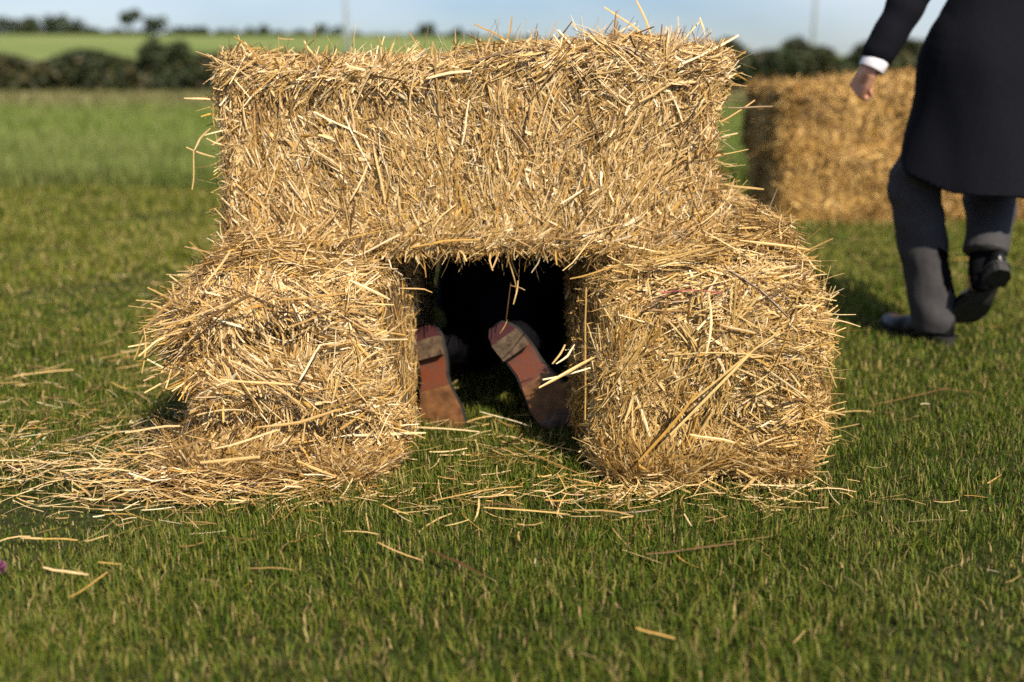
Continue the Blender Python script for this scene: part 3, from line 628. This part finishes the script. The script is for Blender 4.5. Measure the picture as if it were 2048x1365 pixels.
# --- far stack of bales on the right
FAR = 'far stacked straw bales'
def ang_far(face, p): return .6 * sn(p, 6, 80) + .5
far_rows = [((.54, .34, .195), (1.95, 5.66, 0), 3, 'far stack lower bale at its shaded left end'), ((.53, .33, .19), (1.91, 5.67, .355), 5.5, "far stack upper bale under the walking man's hand"),
            ((.52, .32, .195), (3.02, 5.74, 0), 6, 'far stack lower bale behind the walking legs'), ((.54, .32, .195), (2.97, 5.72, .368), 3, 'far stack upper bale hidden behind the dark coat')]
for i, (hf, loc, rz, lb) in enumerate(far_rows):
    def def_far(p, nn, sd_=i):
        q = p.copy(); q += nn * (.030 * sn(p, 5.5, 120 + sd_) + .016 * sn(p, 17, 130 + sd_))[:, None]; q[:, 2] = np.maximum(q[:, 2], .0); return q
    B = Bale(hf, .045, 43 + 7 * i, .018, def_far)
    make_bale(B, loc, R(rz), lb, FAR, {'front': 3800, 'top': 2000, 'left': 1600, 'right': 500, 'bottom': 100, 'back': 300}, ang_far, 910 + i, M_straw_far, M_core_far, .8,
              [('front', (-1, 1), (.8, 1), 420, (0, -.5, .7), .6, (.04, .13)), ('top', (-1, 1), (-1, 1), 900, (0, -.2, .7), .7, (.04, .14)), ('front', (-1, 1), (-1, 1), 800, (-.2, -.7, -.2), .6, (.05, .16)), ('left', (-1, 1), (-1, 1), 450, (-1, -.2, 0), .5, (.04, .14)), ('front', (-1, 1), (-1, -.7), 500, (0, -.7, -.2), .6, (.05, .16))], (), 2.2, 30, [('front', 34, (-.95, .95), (-.95, .95)), ('top', 20, (-1, 1), (-1, .5)), ('left', 8, (-1, 1), (-.9, .9))])

# ------------------------------------------------------------------ straw lying on the lawn
g = np.random.default_rng(55)
def litter(cx, cy, sx, sy, m, zmax=.03):
    P = np.stack([g.normal(cx, sx, m), g.normal(cy, sy, m), g.uniform(.012, zmax, m)], -1)
    a = g.uniform(0, 6.283, m); D = nrm(np.stack([np.cos(a) * 1.5, np.sin(a), g.normal(0, .18, m)], -1)); N = nrm(np.stack([g.normal(0, .4, m), g.normal(-.2, .4, m), np.ones(m)], -1))
    ok = (P[:, 1] > 1.0)
    P, D, N = P[ok], D[ok], N[ok]; m = len(P)
    return ribbons(P, D, N, g.uniform(.012, .085, m), .0008 + .0030 * g.uniform(0, 1, m) ** 1.7, g.normal(0, .04, m), g.normal(0, .045, m), 3, .22, .8)
def litter_pile(cx, cy, sx, sy, m, h):
    P = np.stack([g.normal(cx, sx, m), g.normal(cy, sy, m), np.zeros(m)], -1)
    k = np.exp(-((P[:, 0] - cx) / (sx * 1.4)) ** 2 - ((P[:, 1] - cy) / (sy * 1.4)) ** 2)
    P[:, 2] = .012 + h * k * g.uniform(.2, 1, m)
    a = g.normal(0, .7, m); D = nrm(np.stack([np.cos(a), np.sin(a), g.normal(0, .15, m)], -1)); N = nrm(np.stack([g.normal(0, .4, m), g.normal(-.3, .4, m), np.ones(m)], -1))
    return ribbons(P, D, N, g.uniform(.02, .10, m), .001 + .0034 * g.uniform(0, 1, m) ** 1.6, g.normal(0, .08, m), g.normal(0, .1, m), 2, .22, .8)
parts = [litter_pile(-.62, 1.80, .10, .04, 430, .045), litter_pile(-.78, 1.87, .11, .07, 90, .03), litter_pile(-.42, 1.78, .10, .028, 130, .025), litter_pile(.37, 1.78, .15, .025, 90, .02), litter(-.82, 1.88, .20, .12, 420, .04), litter(-1.0, 1.98, .25, .16, 380), litter(-1.0, 2.2, .35, .3, 360), litter(-.95, 2.5, .4, .3, 200), litter(.5, 1.75, .08, .04, 60, .05), litter(.25, 1.75, .1, .04, 80, .05),
         litter(-.1, 1.74, .3, .08, 110), litter(.0, 1.98, .09, .1, 130), litter(.05, 1.76, .16, .05, 90), litter(.4, 1.66, .2, .05, 40), litter(-.4, 1.64, .4, .08, 50), litter(-1.2, 3.2, .8, .6, 260), litter(.9, 2.0, .3, .3, 30), litter(1.6, 4.6, 1.0, .5, 200), litter(2.2, 5.35, .8, .08, 900), litter(-1.0, 4.8, 1.4, 1.0, 320), litter(.2, 1.45, .7, .25, 30), litter(0, 2.5, .12, .25, 120)]
tag(link('straw_litter', bulk('straw_litter', *cat_meshes(parts), mat=M_straw)), 'loose broken straw scattered over the lawn around the bales', 'straw', kind='stuff')

stalks = [  # photo ends u0,v0,u1,v1, thickness, label
    (865, 1030, 1045, 998, .075, 'long straw stalk on the grass in front of the tunnel mouth'), (858, 1135, 970, 1185, .085, 'slanting straw stalk alone on the open grass below the tunnel'),
    (1290, 1137, 1470, 1118, .085, 'pale straw stalk alone on the grass below the right bale'), (1145, 1052, 1265, 1058, .09, 'pale split straw stalk on the grass left of the right bale front'),
    (968, 1046, 1140, 1058, .06, 'thin straw stalk ending beside the pale split stalk'), (65, 1105, 160, 1112, .07, 'straw stalk on dark grass at the lower left, beside a bent green one'),
    (175, 1122, 220, 1100, .06, 'short yellow stalk angled up at the lower left'), (90, 1168, 180, 1185, .075, 'brown straw stalk at the lower left above a second slanted one'),
    (145, 1230, 218, 1178, .075, 'brown slanted straw stalk nearest the lower left corner'), (125, 972, 265, 968, .095, 'pale flat straw stalk on the grass left of the bale foot'),
    (165, 990, 300, 985, .09, 'golden straw stalk just below the pale flat one'), (270, 1000, 345, 972, .09, 'golden bent stalk at the left bale foot'),
    (330, 990, 450, 1000, .085, 'long straw stalk with a frayed end below the left bale'), (30, 770, 150, 762, .08, 'straw stalk on the lawn far left of the bales'),
    (130, 718, 250, 705, .075, 'long wavy stalk on the lawn behind the left bale shadow'), (0, 790, 45, 788, .08, 'straw stalk cut by the left picture edge'),
    (1750, 830, 1900, 795, .055, 'thin wavy stalk on the lawn below the standing shoe'), (1850, 800, 1960, 812, .055, 'thin stalk on the lawn at the right, end of the wavy one'),
    (1650, 850, 1740, 842, .07, 'short stalk on the lawn touching the right bale side'), (1480, 1010, 1530, 970, .10, 'broad straw at the right bale front foot'),
    (1270, 1300, 1350, 1310, .07, 'dull straw stalk near the bottom edge right of centre'), (500, 1165, 590, 1175, .05, 'dull thin stalk on the grass left of centre'),
    (820, 880, 960, 885, .07, 'straw stalk across the tunnel mouth in front of the left shoe'), (960, 850, 1060, 880, .07, 'straw stalk on the grass between the two soles'),
    (1040, 900, 1200, 935, .09, 'long stalk leaning from the tunnel mouth to the right bale'), (1030, 925, 1160, 980, .075, 'long thin stalk curving towards the right bale foot'),
    (200, 740, 300, 710, .08, 'branched stalk on the lawn left of the leaning straw tuft'), (40, 550, 95, 546, .10, 'blurred stalk on the far lawn at the left'), (1900, 535, 1945, 530, .10, 'blurred stalk on the lawn between the walking legs')]
for i, (u0, v0, u1, v1, ft, lb) in enumerate(stalks):
    a, c = ground_at(u0, v0), ground_at(u1, v1); a.z = .031 + .005 * math.sin(i * 2.3); c.z = .029 + .005 * math.sin(i * 3.1)
    o = place_straw((a + c) / 2, c - a, (0, -.3, 1), (c - a).length, ft * .8, M_straw if i % 2 else M_straw_gold, None, i * 2 + 1, 'straw_stalk')
    tag(o, lb, 'straw stalk', 'straw stalks lying on the lawn')

# purple clover head at the left edge
c = ground_at(0, 1180)
root = empty('clover_flower', (c.x, c.y, 0)); tag(root, 'small purple clover flower in the grass at the left picture edge', 'flower')
me = tube_mesh([(0, 0, 0, .0012), (.003, 0, .022, .0011), (.004, 0, .036, .001)], 6); link('stem', me, M_stem, root)
gq = np.random.default_rng(9); k = 60; dd = nrm(gq.normal(size=(k, 3)) + np.array([0, 0, .5])); P = np.array([.004, 0, .040]) + dd * .007
V, Q = ribbons(P, dd, nrm(gq.normal(size=(k, 3))), np.full(k, .011), np.full(k, .003), np.zeros(k), np.zeros(k), 2, .3, .5)
link('flower_head', bulk('flower_head', V, Q, mat=M_petal), parent=root)

# ------------------------------------------------------------------ people
def add_ball(bm, p, r, sc=(1, 1, 1)):
    bmesh.ops.create_uvsphere(bm, u_segments=16, v_segments=10, radius=1, matrix=Matrix.Translation(Vector(p)) @ Matrix.Diagonal((r * sc[0], r * sc[1], r * sc[2], 1)))
def blob(name, chains, voxel, mat, parent=None, balls=(), smooth=4, fold=None, dec=None, extra=None, factor=.5, cuts=()):
    """closed limbs and masses fused into one continuous skin"""
    bm = bmesh.new()
    for ch in chains:
        add_tube(bm, ch, 14)
        for c in ch: add_ball(bm, c[:3], c[3] * .995)
    for b_ in balls: add_ball(bm, *b_)
    if extra: extra(bm)
    me = bpy.data.meshes.new(name); bm.to_mesh(me); bm.free()
    o = bpy.data.objects.new('tmp', me); COL.objects.link(o)
    md = o.modifiers.new('fuse', 'REMESH'); md.mode = 'VOXEL'; md.voxel_size = voxel; md.use_smooth_shade = True
    sm = o.modifiers.new('relax', 'SMOOTH'); sm.iterations = smooth; sm.factor = factor
    if dec: d = o.modifiers.new('thin', 'DECIMATE'); d.ratio = dec
    dg = bpy.context.evaluated_depsgraph_get(); ev = o.evaluated_get(dg)
    out = bpy.data.meshes.new_from_object(ev); bpy.data.objects.remove(o); bpy.data.meshes.remove(me)
    if fold is not None:
        n_ = len(out.vertices); co = np.empty(n_ * 3, np.float32); out.vertices.foreach_get('co', co); co = co.reshape(-1, 3)
        no = np.empty(n_ * 3, np.float32); out.vertices.foreach_get('normal', no); no = no.reshape(-1, 3)
        co = co + no * fold(co.astype(float))[:, None]; out.vertices.foreach_set('co', co.astype(np.float32).ravel())
    for (c_, nrm_, rad_) in cuts:        # open hems and sleeve ends: cut square and closed
        bm = bmesh.new(); bm.from_mesh(out); c_ = Vector(c_)
        vs = [v for v in bm.verts if (v.co - c_).length < rad_]; fs = {f for v in vs for f in v.link_faces}; es = {e for f in fs for e in f.edges}; vv = {v for f in fs for v in f.verts}
        res = bmesh.ops.bisect_plane(bm, geom=list(vv) + list(es) + list(fs), plane_co=c_, plane_no=Vector(nrm_), clear_outer=True)
        ed = [e for e in res['geom_cut'] if isinstance(e, bmesh.types.BMEdge)]
        bmesh.ops.holes_fill(bm, edges=ed); bm.to_mesh(out); bm.free()
    out.polygons.foreach_set('use_smooth', np.ones(len(out.polygons), bool)); out.update()
    out.name = name; out.materials.clear(); out.materials.append(mat)
    ob = bpy.data.objects.new(name, out); COL.objects.link(ob)
    if parent: ob.parent = parent
    return ob

# shoe: x from heel (0) to toe (.29), z up from the ground plane
SL = .292
def half_w(x):
    t = np.clip(np.asarray(x, float) / SL, 0, 1)
    base = np.interp(t, [0, .04, .12, .25, .42, .55, .70, .82, .92, .97, 1], [.010, .022, .0315, .033, .030, .038, .0485, .047, .036, .024, .006])
    return base
def shift(x):  # the sole bows a little inward
    return .008 * np.sin(np.clip(np.asarray(x, float) / SL, 0, 1) * math.pi * 1.1)
def sole_z(x):
    t = np.asarray(x, float) / SL
    return .022 * (1 - sstep(.28, .58, t)) + .014 * sstep(.78, 1., t) ** 2
def slab(x0, x1, zlo, zhi, grow, n_=26, side=1, curve=0., round_ends=True):
    """piece of sole between x0 and x1, zlo/zhi relative to the sole line or absolute functions"""
    bm = bmesh.new(); xs_ = np.linspace(x0, x1, n_); top_, bot = [], []
    for x in xs_:
        hw = float(half_w(x)) + grow; sh = float(shift(x)) * side
        cols = []
        for k in (-1, -.5, 0, .5, 1):
            xc = x + (curve * (1 - k * k) * ((x - x0) / (x1 - x0)) if curve else 0)
            cols.append((xc, sh + hw * k))
        bot.append([bm.verts.new((a, c, zlo(a))) for a, c in cols]); top_.append([bm.verts.new((a, c, zhi(a))) for a, c in cols])
    for i in range(n_ - 1):
        for k in range(4):
            bm.faces.new((bot[i][k], bot[i + 1][k], bot[i + 1][k + 1], bot[i][k + 1])); bm.faces.new((top_[i][k], top_[i][k + 1], top_[i + 1][k + 1], top_[i + 1][k]))
        bm.faces.new((bot[i][0], top_[i][0], top_[i + 1][0], bot[i + 1][0])); bm.faces.new((bot[i][4], bot[i + 1][4], top_[i + 1][4], top_[i][4]))
    for i in (0, n_ - 1):
        for k in range(4): bm.faces.new((bot[i][k], bot[i][k + 1], top_[i][k + 1], top_[i][k]))
    bmesh.ops.recalc_face_normals(bm, faces=bm.faces); me = bpy.data.meshes.new('slab'); bm.to_mesh(me); bm.free(); return me
def make_shoe(parent, M, side, worn_or_yellow):
    bm = bmesh.new(); rings = []; n_ = 30; k_ = 20
    for i in range(n_):
        x = .002 + (SL - .006) * i / (n_ - 1); t = x / SL; hw = float(half_w(x)) - .001; sh = float(shift(x)) * side; z0 = float(sole_z(x)) + .006
        hgt = float(np.interp(t, [0, .03, .12, .3, .45, .6, .8, .93, 1], [.040, .062, .072, .078, .072, .056, .043, .034, .012])); ring = []
        for k in range(k_):
            a = math.pi * k / (k_ - 1); cx, sx = math.cos(a), math.sin(a); p = .75
            ring.append(bm.verts.new((x, sh + hw * (abs(cx) ** p) * (1 if cx > 0 else -1) * (1 - .25 * sx * (t < .6)), z0 + hgt * sx ** .8)))
        rings.append(ring)
    for r0, r1 in zip(rings, rings[1:]):
        for k in range(k_ - 1): bm.faces.new((r0[k], r0[k + 1], r1[k + 1], r1[k]))
        bm.faces.new((r0[k_ - 1], r0[0], r1[0], r1[k_ - 1]))
    bm.faces.new(rings[0][::-1]); bm.faces.new(rings[-1]); bmesh.ops.recalc_face_normals(bm, faces=bm.faces)
    me = bpy.data.meshes.new('shoe'); bm.to_mesh(me); bm.free(); me.polygons.foreach_set('use_smooth', np.ones(len(me.polygons), bool))
    s_ = link('shoe', me, M_shoe, parent); s_.matrix_basis = M
    zz = lambda d: (lambda x: float(sole_z(x)) + d)
    link('welt', slab(.001, SL, zz(.003), zz(.010), .0060, 34, side), M_sole_black, s_)
    if worn_or_yellow:
        link('forefoot_sole', slab(.148, SL - .002, zz(-.001), zz(.0028), .002, 26, side), M_sole_fore, s_)
        link('waist_sole', slab(.066, .1475, zz(-.0005), zz(.0028), .001, 20, side), M_sole_waist, s_)
        link('heel_block', slab(.031, .076, lambda x: .0, lambda x: .0245, .001, 12, side, .0), M_heel_tan, s_)
        link('heel_tip', slab(.0015, .0305, lambda x: .0005, lambda x: .0245, .0015, 12, side), M_heel_red, s_)
        if worn_or_yellow > 1: link('scuffed_toe', slab(.236, SL - .003, zz(-.0022), zz(-.0012), -.001, 14, side), M_toe_scuff, s_)
    else:
        link('sole', slab(.07, SL - .002, zz(-.001), zz(.0028), .002, 26, side), M_sole_black, s_); link('heel_block', slab(.0015, .076, lambda x: .0, lambda x: .0245, .0015, 16, side), M_sole_black, s_)
    return s_
def frame(origin, X, up):
    X = Vector(X).normalized(); up = Vector(up); Y = up.cross(X).normalized(); Z = X.cross(Y)
    M = Matrix(((X.x, Y.x, Z.x, 0), (X.y, Y.y, Z.y, 0), (X.z, Y.z, Z.z, 0), (0, 0, 0, 1))); M.translation = Vector(origin); return M
def hand_chains(W, along, thumbdir, palmn, s=1.0):
    al, th, pn = Vector(along).normalized(), Vector(thumbdir).normalized(), Vector(palmn).normalized(); W = Vector(W); ch = []
    t4 = lambda p, r: (p.x, p.y, p.z, r)
    for k in range(4):
        o_ = th * (.030 - .020 * k) * s; fl = (1, 1.08, 1, .82)[k] * s; kn = W + al * .078 * s + o_
        ch.append([t4(W + o_ * .6, .015 * s), t4(W + al * .045 * s + o_ * .9, .0145 * s), t4(kn, .0118 * s)])
        p1 = kn + (al * .25 + pn * .95) * .038 * fl; p2 = p1 + (al * -.80 + pn * .45) * .024 * fl; p3 = p2 + (al * -.75 + pn * -.60) * .018 * fl
        ch.append([t4(kn, .0105 * s), t4(p1, .0092 * s), t4(p2, .0084 * s), t4(p3, .0072 * s)])
    b0 = W + al * .022 * s + th * .022 * s; b1 = b0 + (al * .55 + th * .55 + pn * .45) * .040 * s; b2 = b1 + (al * .85 + th * .05 + pn * .5) * .030 * s; b3 = b2 + (al * .8 - th * .35 + pn * .5) * .022 * s
    ch.append([t4(b0, .015 * s), t4(b1, .012 * s), t4(b2, .0098 * s), t4(b3, .0082 * s)])
    return ch
def head_balls(c, face, up, s=1.0):
    """skull, jaw, nose, ears, brows: balls and chains"""
    c, f, u = Vector(c), Vector(face).normalized(), Vector(up).normalized(); sd_ = f.cross(u)
    t4 = lambda p, r: (p.x, p.y, p.z, r)
    chains = [[t4(c + u * .03 - f * .015, .088), t4(c + f * .012 + u * .02, .080)], [t4(c - u * .01 + f * .02, .068), t4(c - u * .085 + f * .045, .040)],
              [t4(c + f * .090 + u * .012, .010), t4(c + f * .108 - u * .025, .014)], [t4(c + f * .086 - u * .060 - sd_ * .02, .009), t4(c + f * .094 - u * .060, .010), t4(c + f * .086 - u * .060 + sd_ * .02, .009)],
              [t4(c + f * .083 + u * .028 - sd_ * .045, .011), t4(c + f * .092 + u * .03, .009), t4(c + f * .083 + u * .028 + sd_ * .045, .011)]]
    for k in (-1, 1): chains.append([t4(c + sd_ * k * .084 - f * .005 + u * .018, .011), t4(c + sd_ * k * .090 - f * .012 - u * .012, .012), t4(c + sd_ * k * .084 - f * .002 - u * .036, .008)])
    return chains

# ---- walking man in a dark tailcoat, seen from behind
hL, hR = (1.335, 2.95, .90), (1.505, 3.01, .90)
kL, aL = (1.198, 2.985, .475), (1.268, 2.905, .085)
kR, aR = (1.462, 3.07, .50), (1.345, 2.805, .215)
sL, sR = (1.235, 2.97, 1.40), (1.60, 3.07, 1.40)
eL, wL = (1.158, 2.955, 1.075), (1.034, 2.945, .822)
eR, wR = (1.70, 2.93, 1.14), (1.72, 2.93, .88)
hd = Vector((-.30, .95, 0)); hcen = (1.40, 3.05, 1.665)
def arm_hand(w_, e_):
    d = (Vector(w_) - Vector(e_)).normalized(); return d
dl = arm_hand(wL, eL); dr = arm_hand(wR, eR)
body_ch = [[(1.42, 2.98, .92, .10), (1.42, 2.985, 1.15, .10), (1.41, 3.0, 1.35, .11), (1.405, 3.02, 1.46, .055), (1.40, 3.035, 1.58, .052)],
           [(*hL, .085), (*kL, .048), (*aL, .034)], [(*hR, .085), (*kR, .048), (*aR, .034)],
           [(1.36, 2.99, 1.36, .07), (*sL, .05), (*eL, .037), (*wL, .027)], [(1.46, 3.01, 1.36, .07), (*sR, .05), (*eR, .037), (*wR, .027)]]
wLv = Vector(wL) + dl * .03
hand_al = Vector((-.30, .55, -.80)).normalized()
body_ch += hand_chains(wLv, hand_al, (-.25, .75, .60), (.85, .35, -.1), .86) + [[(*wL, .026), (*wLv, .025), (*(wLv + hand_al * .02), .022)]]
body_ch += hand_chains(Vector(wR) + dr * .03, dr, (-.1, 1, 0), (-1, 0, 0)) + [[(*wR, .026), (*(Vector(wR) + dr * .04), .024)]]
body_ch += head_balls(hcen, hd, (0, 0, 1))
man = blob('person', body_ch, .0042, M_skin, smooth=3, dec=.22, factor=.4)
tag(man, 'person in a long black tailcoat and grey trousers walking away, fist hanging, one shoe lifted', 'person')
def leg_fold(c):
    knee = gauss(c[:, 2], .47, .1); hemz = gauss(c[:, 2], .12, .09)
    return .004 * np.sin(c[:, 2] * 70 + c[:, 0] * 30 + sn(c, 12, 91) * 2) * (knee + hemz) + .003 * sn(c, 16, 92) + .0035 * sn(c * np.array([1, 1, 2.2]), 30, 93)
foot_dir = Vector((-.34, .94, 0)).normalized()
blob('trousers', [[(1.42, 2.98, 1.0, .145), (1.40, 2.975, .88, .15)], [(*hL, .118), (1.278, 2.967, .69, .094), (*kL, .076), (1.228, 2.945, .30, .069), (1.258, 2.912, .13, .066), (1.265, 2.907, .075, .067)],
                  [(*hR, .118), (*kR, .074), (1.415, 2.95, .40, .068), (1.372, 2.85, .315, .060), (1.355, 2.81, .283, .058)]], .0075, M_trouser, man, smooth=5, fold=leg_fold, dec=.5, cuts=[((1.265, 2.907, .040), (0, -.1, -1), .14), ((1.362, 2.825, .290), (-.25, -.45, -.85), .12)])
def coat_skirt(bm):
    """tails: from the waist over the seat to the hem at the knees, cut away in front"""
    cx, cy = 1.425, 2.965; nA, nZ, th = 46, 16, .016; fwd = math.atan2(.94, -.20)
    grid = {}
    for side in (0, 1):
        for i in range(nA + 1):
            th_ = -1 + 2 * i / nA; ang = fwd + math.pi + th_ * R(152); away = abs(th_)
            zb = (.462 + .45 * max(0, (away - .10) / .90) ** 3.0 if th_ < 0 else .462 + .50 * float(sstep(.50, 1.0, np.array(away))) ** 1.3) + .003 * math.sin(i * 1.1)
            for j in range(nZ + 1):
                t = j / nZ; z = 1.02 + (zb - 1.02) * t
                d = (1.02 - z)
                ra, rb = .172 + .13 * d + .05 * gauss(z, .86, .12), .140 + .18 * d
                back = max(0, math.cos(ang - (fwd + math.pi)))
                lx, ly = math.cos(ang - fwd), math.sin(ang - fwd)
                rr = 1 / math.sqrt((lx / rb) ** 2 + (ly / ra) ** 2) + .008 * math.sin(ang * 7 + z * 5) * d * 2 + .05 * d * back + (.014 * sstep(.0, .12, np.array(d)) if th_ > .01 else 0) - side * th
                # the left side is pushed out by the forward thigh
                px, py = cx + math.cos(ang) * rr, cy + math.sin(ang) * rr
                px -= .13 * d * max(0, -math.cos(ang)); px -= .34 * d * max(0, math.cos(ang))
                grid[side, i, j] = bm.verts.new((px, py, z))
    G = grid
    for i in range(nA):
        for j in range(nZ):
            bm.faces.new((G[0, i, j], G[0, i, j + 1], G[0, i + 1, j + 1], G[0, i + 1, j])); bm.faces.new((G[1, i, j], G[1, i + 1, j], G[1, i + 1, j + 1], G[1, i, j + 1]))
        bm.faces.new((G[0, i, 0], G[0, i + 1, 0], G[1, i + 1, 0], G[1, i, 0])); bm.faces.new((G[0, i, nZ], G[1, i, nZ], G[1, i + 1, nZ], G[0, i + 1, nZ]))
    for i in (0, nA):
        for j in range(nZ): bm.faces.new((G[0, i, j], G[1, i, j], G[1, i, j + 1], G[0, i, j + 1]))
    bmesh.ops.recalc_face_normals(bm, faces=bm.faces)
def coat_fold(c): return .005 * sn(c * np.array([1, 1, .3]), 16, 95) + .002 * sn(c, 45, 96) + .005 * np.sin(c[:, 2] * 60 + c[:, 0] * 50 + 2 * sn(c, 9, 97)) * gauss(c[:, 2], 1.04, .10) * (c[:, 0] < 1.22)
blob('tailcoat', [[(1.36, 2.96, 1.0, .115), (1.345, 2.965, 1.15, .12), (1.34, 2.98, 1.33, .12)], [(1.48, 2.985, 1.0, .115), (1.485, 2.99, 1.15, .12), (1.48, 3.02, 1.33, .12)], [(1.33, 2.99, 1.38, .075), (1.41, 3.015, 1.43, .07), (1.49, 3.03, 1.38, .075)],
                  [(1.33, 2.985, 1.39, .075), (*sL, .075), (1.19, 2.96, 1.2, .068), (*eL, .062), (1.096, 2.95, .95, .055), (1.048, 2.946, .852, .049)], [(1.49, 3.03, 1.39, .075), (*sR, .075), (*eR, .062), (1.717, 2.93, .91, .049)]],
     .0065, M_coat, man, smooth=3, fold=coat_fold, dec=.5, extra=coat_skirt)
def ring_sleeve(name, p0, p1, r, th, mat, parent):
    bm = bmesh.new(); p0, p1 = Vector(p0), Vector(p1); d = (p1 - p0).normalized(); a = d.orthogonal().normalized(); c = d.cross(a); rings = []
    for p, rr in ((p0, r), (p1, r * .97), (p1 + d * .002, r * .94), (p1, r - th), (p0, r - th)):
        rings.append([bm.verts.new(p + (a * math.cos(k * math.pi / 12) + c * math.sin(k * math.pi / 12)) * rr) for k in range(24)])
    rings.append(rings[0])
    for r0, r1 in zip(rings, rings[1:]):
        for k in range(24): bm.faces.new((r0[k], r0[(k + 1) % 24], r1[(k + 1) % 24], r1[k]))
    bmesh.ops.recalc_face_normals(bm, faces=bm.faces); me = bpy.data.meshes.new(name); bm.to_mesh(me); bm.free()
    me.polygons.foreach_set('use_smooth', np.ones(len(me.polygons), bool)); return link(name, me, mat, parent)
ring_sleeve('shirt_cuff', Vector(wL) - dl * .05, Vector(wL) + dl * .022, .0385, .004, M_shirt, man)
ring_sleeve('shirt_cuff', Vector(wR) - dr * .05, Vector(wR) + dr * .022, .0385, .004, M_shirt, man)
ring_sleeve('shirt_collar', (1.402, 3.022, 1.465), (1.40, 3.03, 1.52), .064, .005, M_shirt, man)
blob('hair', [[(1.41, 3.02, 1.72, .084), (1.40, 3.045, 1.725, .082)], [(1.415, 3.01, 1.66, .070), (1.413, 3.012, 1.62, .055)]], .008, M_hair, man, smooth=3)
make_shoe(man, frame((1.305, 2.850, .002), foot_dir, (0, 0, 1)), 1, 0)
rf = (Vector(at(1928, 640, 2.88)) - Vector(at(2012, 545, 2.72))).normalized()
make_shoe(man, frame(at(2009, 540, 2.72), rf, (.05, 1, .30)), -1, 0)
blob('sock', [[(1.385, 2.88, .34, .040), (1.358, 2.83, .265, .040), (1.345, 2.80, .215, .034)]], .008, M_trouser_black, man, smooth=2)

# ---- person crawling into the tunnel, soles towards the camera
Hl, Tl = at(846, 652, 2.25), at(894, 862, 2.16)
Hr, Tr = at(987, 655, 2.135), at(1145, 872, 2.105)
HIP, CH = (0.0, 2.70, .25), (-.02, 3.10, .22)
hipl, hipr = (-.085, 2.70, .245), (.075, 2.70, .245)
up_l, up_r = Vector((.12, 1, .38)), Vector((.10, 1, -.05))
def ankle(H, T, up):
    X = (T - H).normalized(); Y = up.cross(X).normalized(); Z = X.cross(Y); return H + X * .055 + Z * .085
al_, ar_ = ankle(Hl, Tl, up_l), ankle(Hr, Tr, up_r)
knl, knr = (-.10, 2.60, .085), (.085, 2.60, .085)
bch = [[(*HIP, .10), (-.01, 2.9, .24, .09), (*CH, .10), (-.02, 3.20, .24, .05), (-.02, 3.27, .26, .05)], [(*hipl, .075), (*knl, .045), (*al_, .032)], [(*hipr, .075), (*knr, .045), (*ar_, .032)]]
for k in (-1, 1):
    sh_, el_, wr_ = (-.02 + k * .14, 3.12, .22), (-.02 + k * .19, 3.28, .05), (-.02 + k * .13, 3.50, .035)
    bch.append([(*CH, .08), (*sh_, .05), (*el_, .036), (*wr_, .026)])
    bch += hand_chains(Vector(wr_) + Vector((0, .02, 0)), (0, 1, -.05), (-k, .2, 0), (0, 0, -.6))
bch += head_balls((-.02, 3.36, .30), (0, .9, -.25), (0, .25, .9))
crawler = blob('person', bch, .0055, M_skin, smooth=3, dec=.25, factor=.4)
tag(crawler, 'person crawling into the straw tunnel, only two shoe soles and dark trouser legs showing', 'person')
blob('trousers', [[(*HIP, .145), (0, 2.82, .25, .135)], [(*hipl, .115), (*knl, .078), (*(Vector(knl) * .45 + al_ * .55), .062), (*(Vector(knl) * .02 + al_ * .98), .046)], [(*hipr, .115), (*knr, .078), (*(Vector(knr) * .45 + ar_ * .55), .062), (*(Vector(knr) * .02 + ar_ * .98), .043)]],
     .0075, M_trouser_black, crawler, smooth=4, fold=leg_fold, dec=.5)
blob('tailcoat', [[(-.05, 2.62, .28, .115), (-.06, 2.85, .25, .125), (-.07, 3.08, .22, .12)], [(.05, 2.62, .28, .115), (.05, 2.85, .25, .125), (.04, 3.08, .22, .12)], [(-.01, 2.60, .27, .11), (-.01, 2.50, .20, .085), (0, 2.46, .12, .05)],
                  [(-.02 - .1, 3.1, .22, .08), (-.16, 3.12, .22, .07), (-.21, 3.28, .055, .052), (-.16, 3.45, .04, .045)], [(.08, 3.1, .22, .08), (.12, 3.12, .22, .07), (.17, 3.28, .055, .052), (.12, 3.45, .04, .045)]],
     .008, M_coat, crawler, smooth=4, fold=coat_fold, dec=.5)
blob('hair', [[(-.02, 3.34, .345, .080), (-.02, 3.36, .35, .078)]], .009, M_hair, crawler, smooth=3)
make_shoe(crawler, frame(Hl, Tl - Hl, up_l), 1, 1)
make_shoe(crawler, frame(Hr, Tr - Hr, up_r), -1, 2)
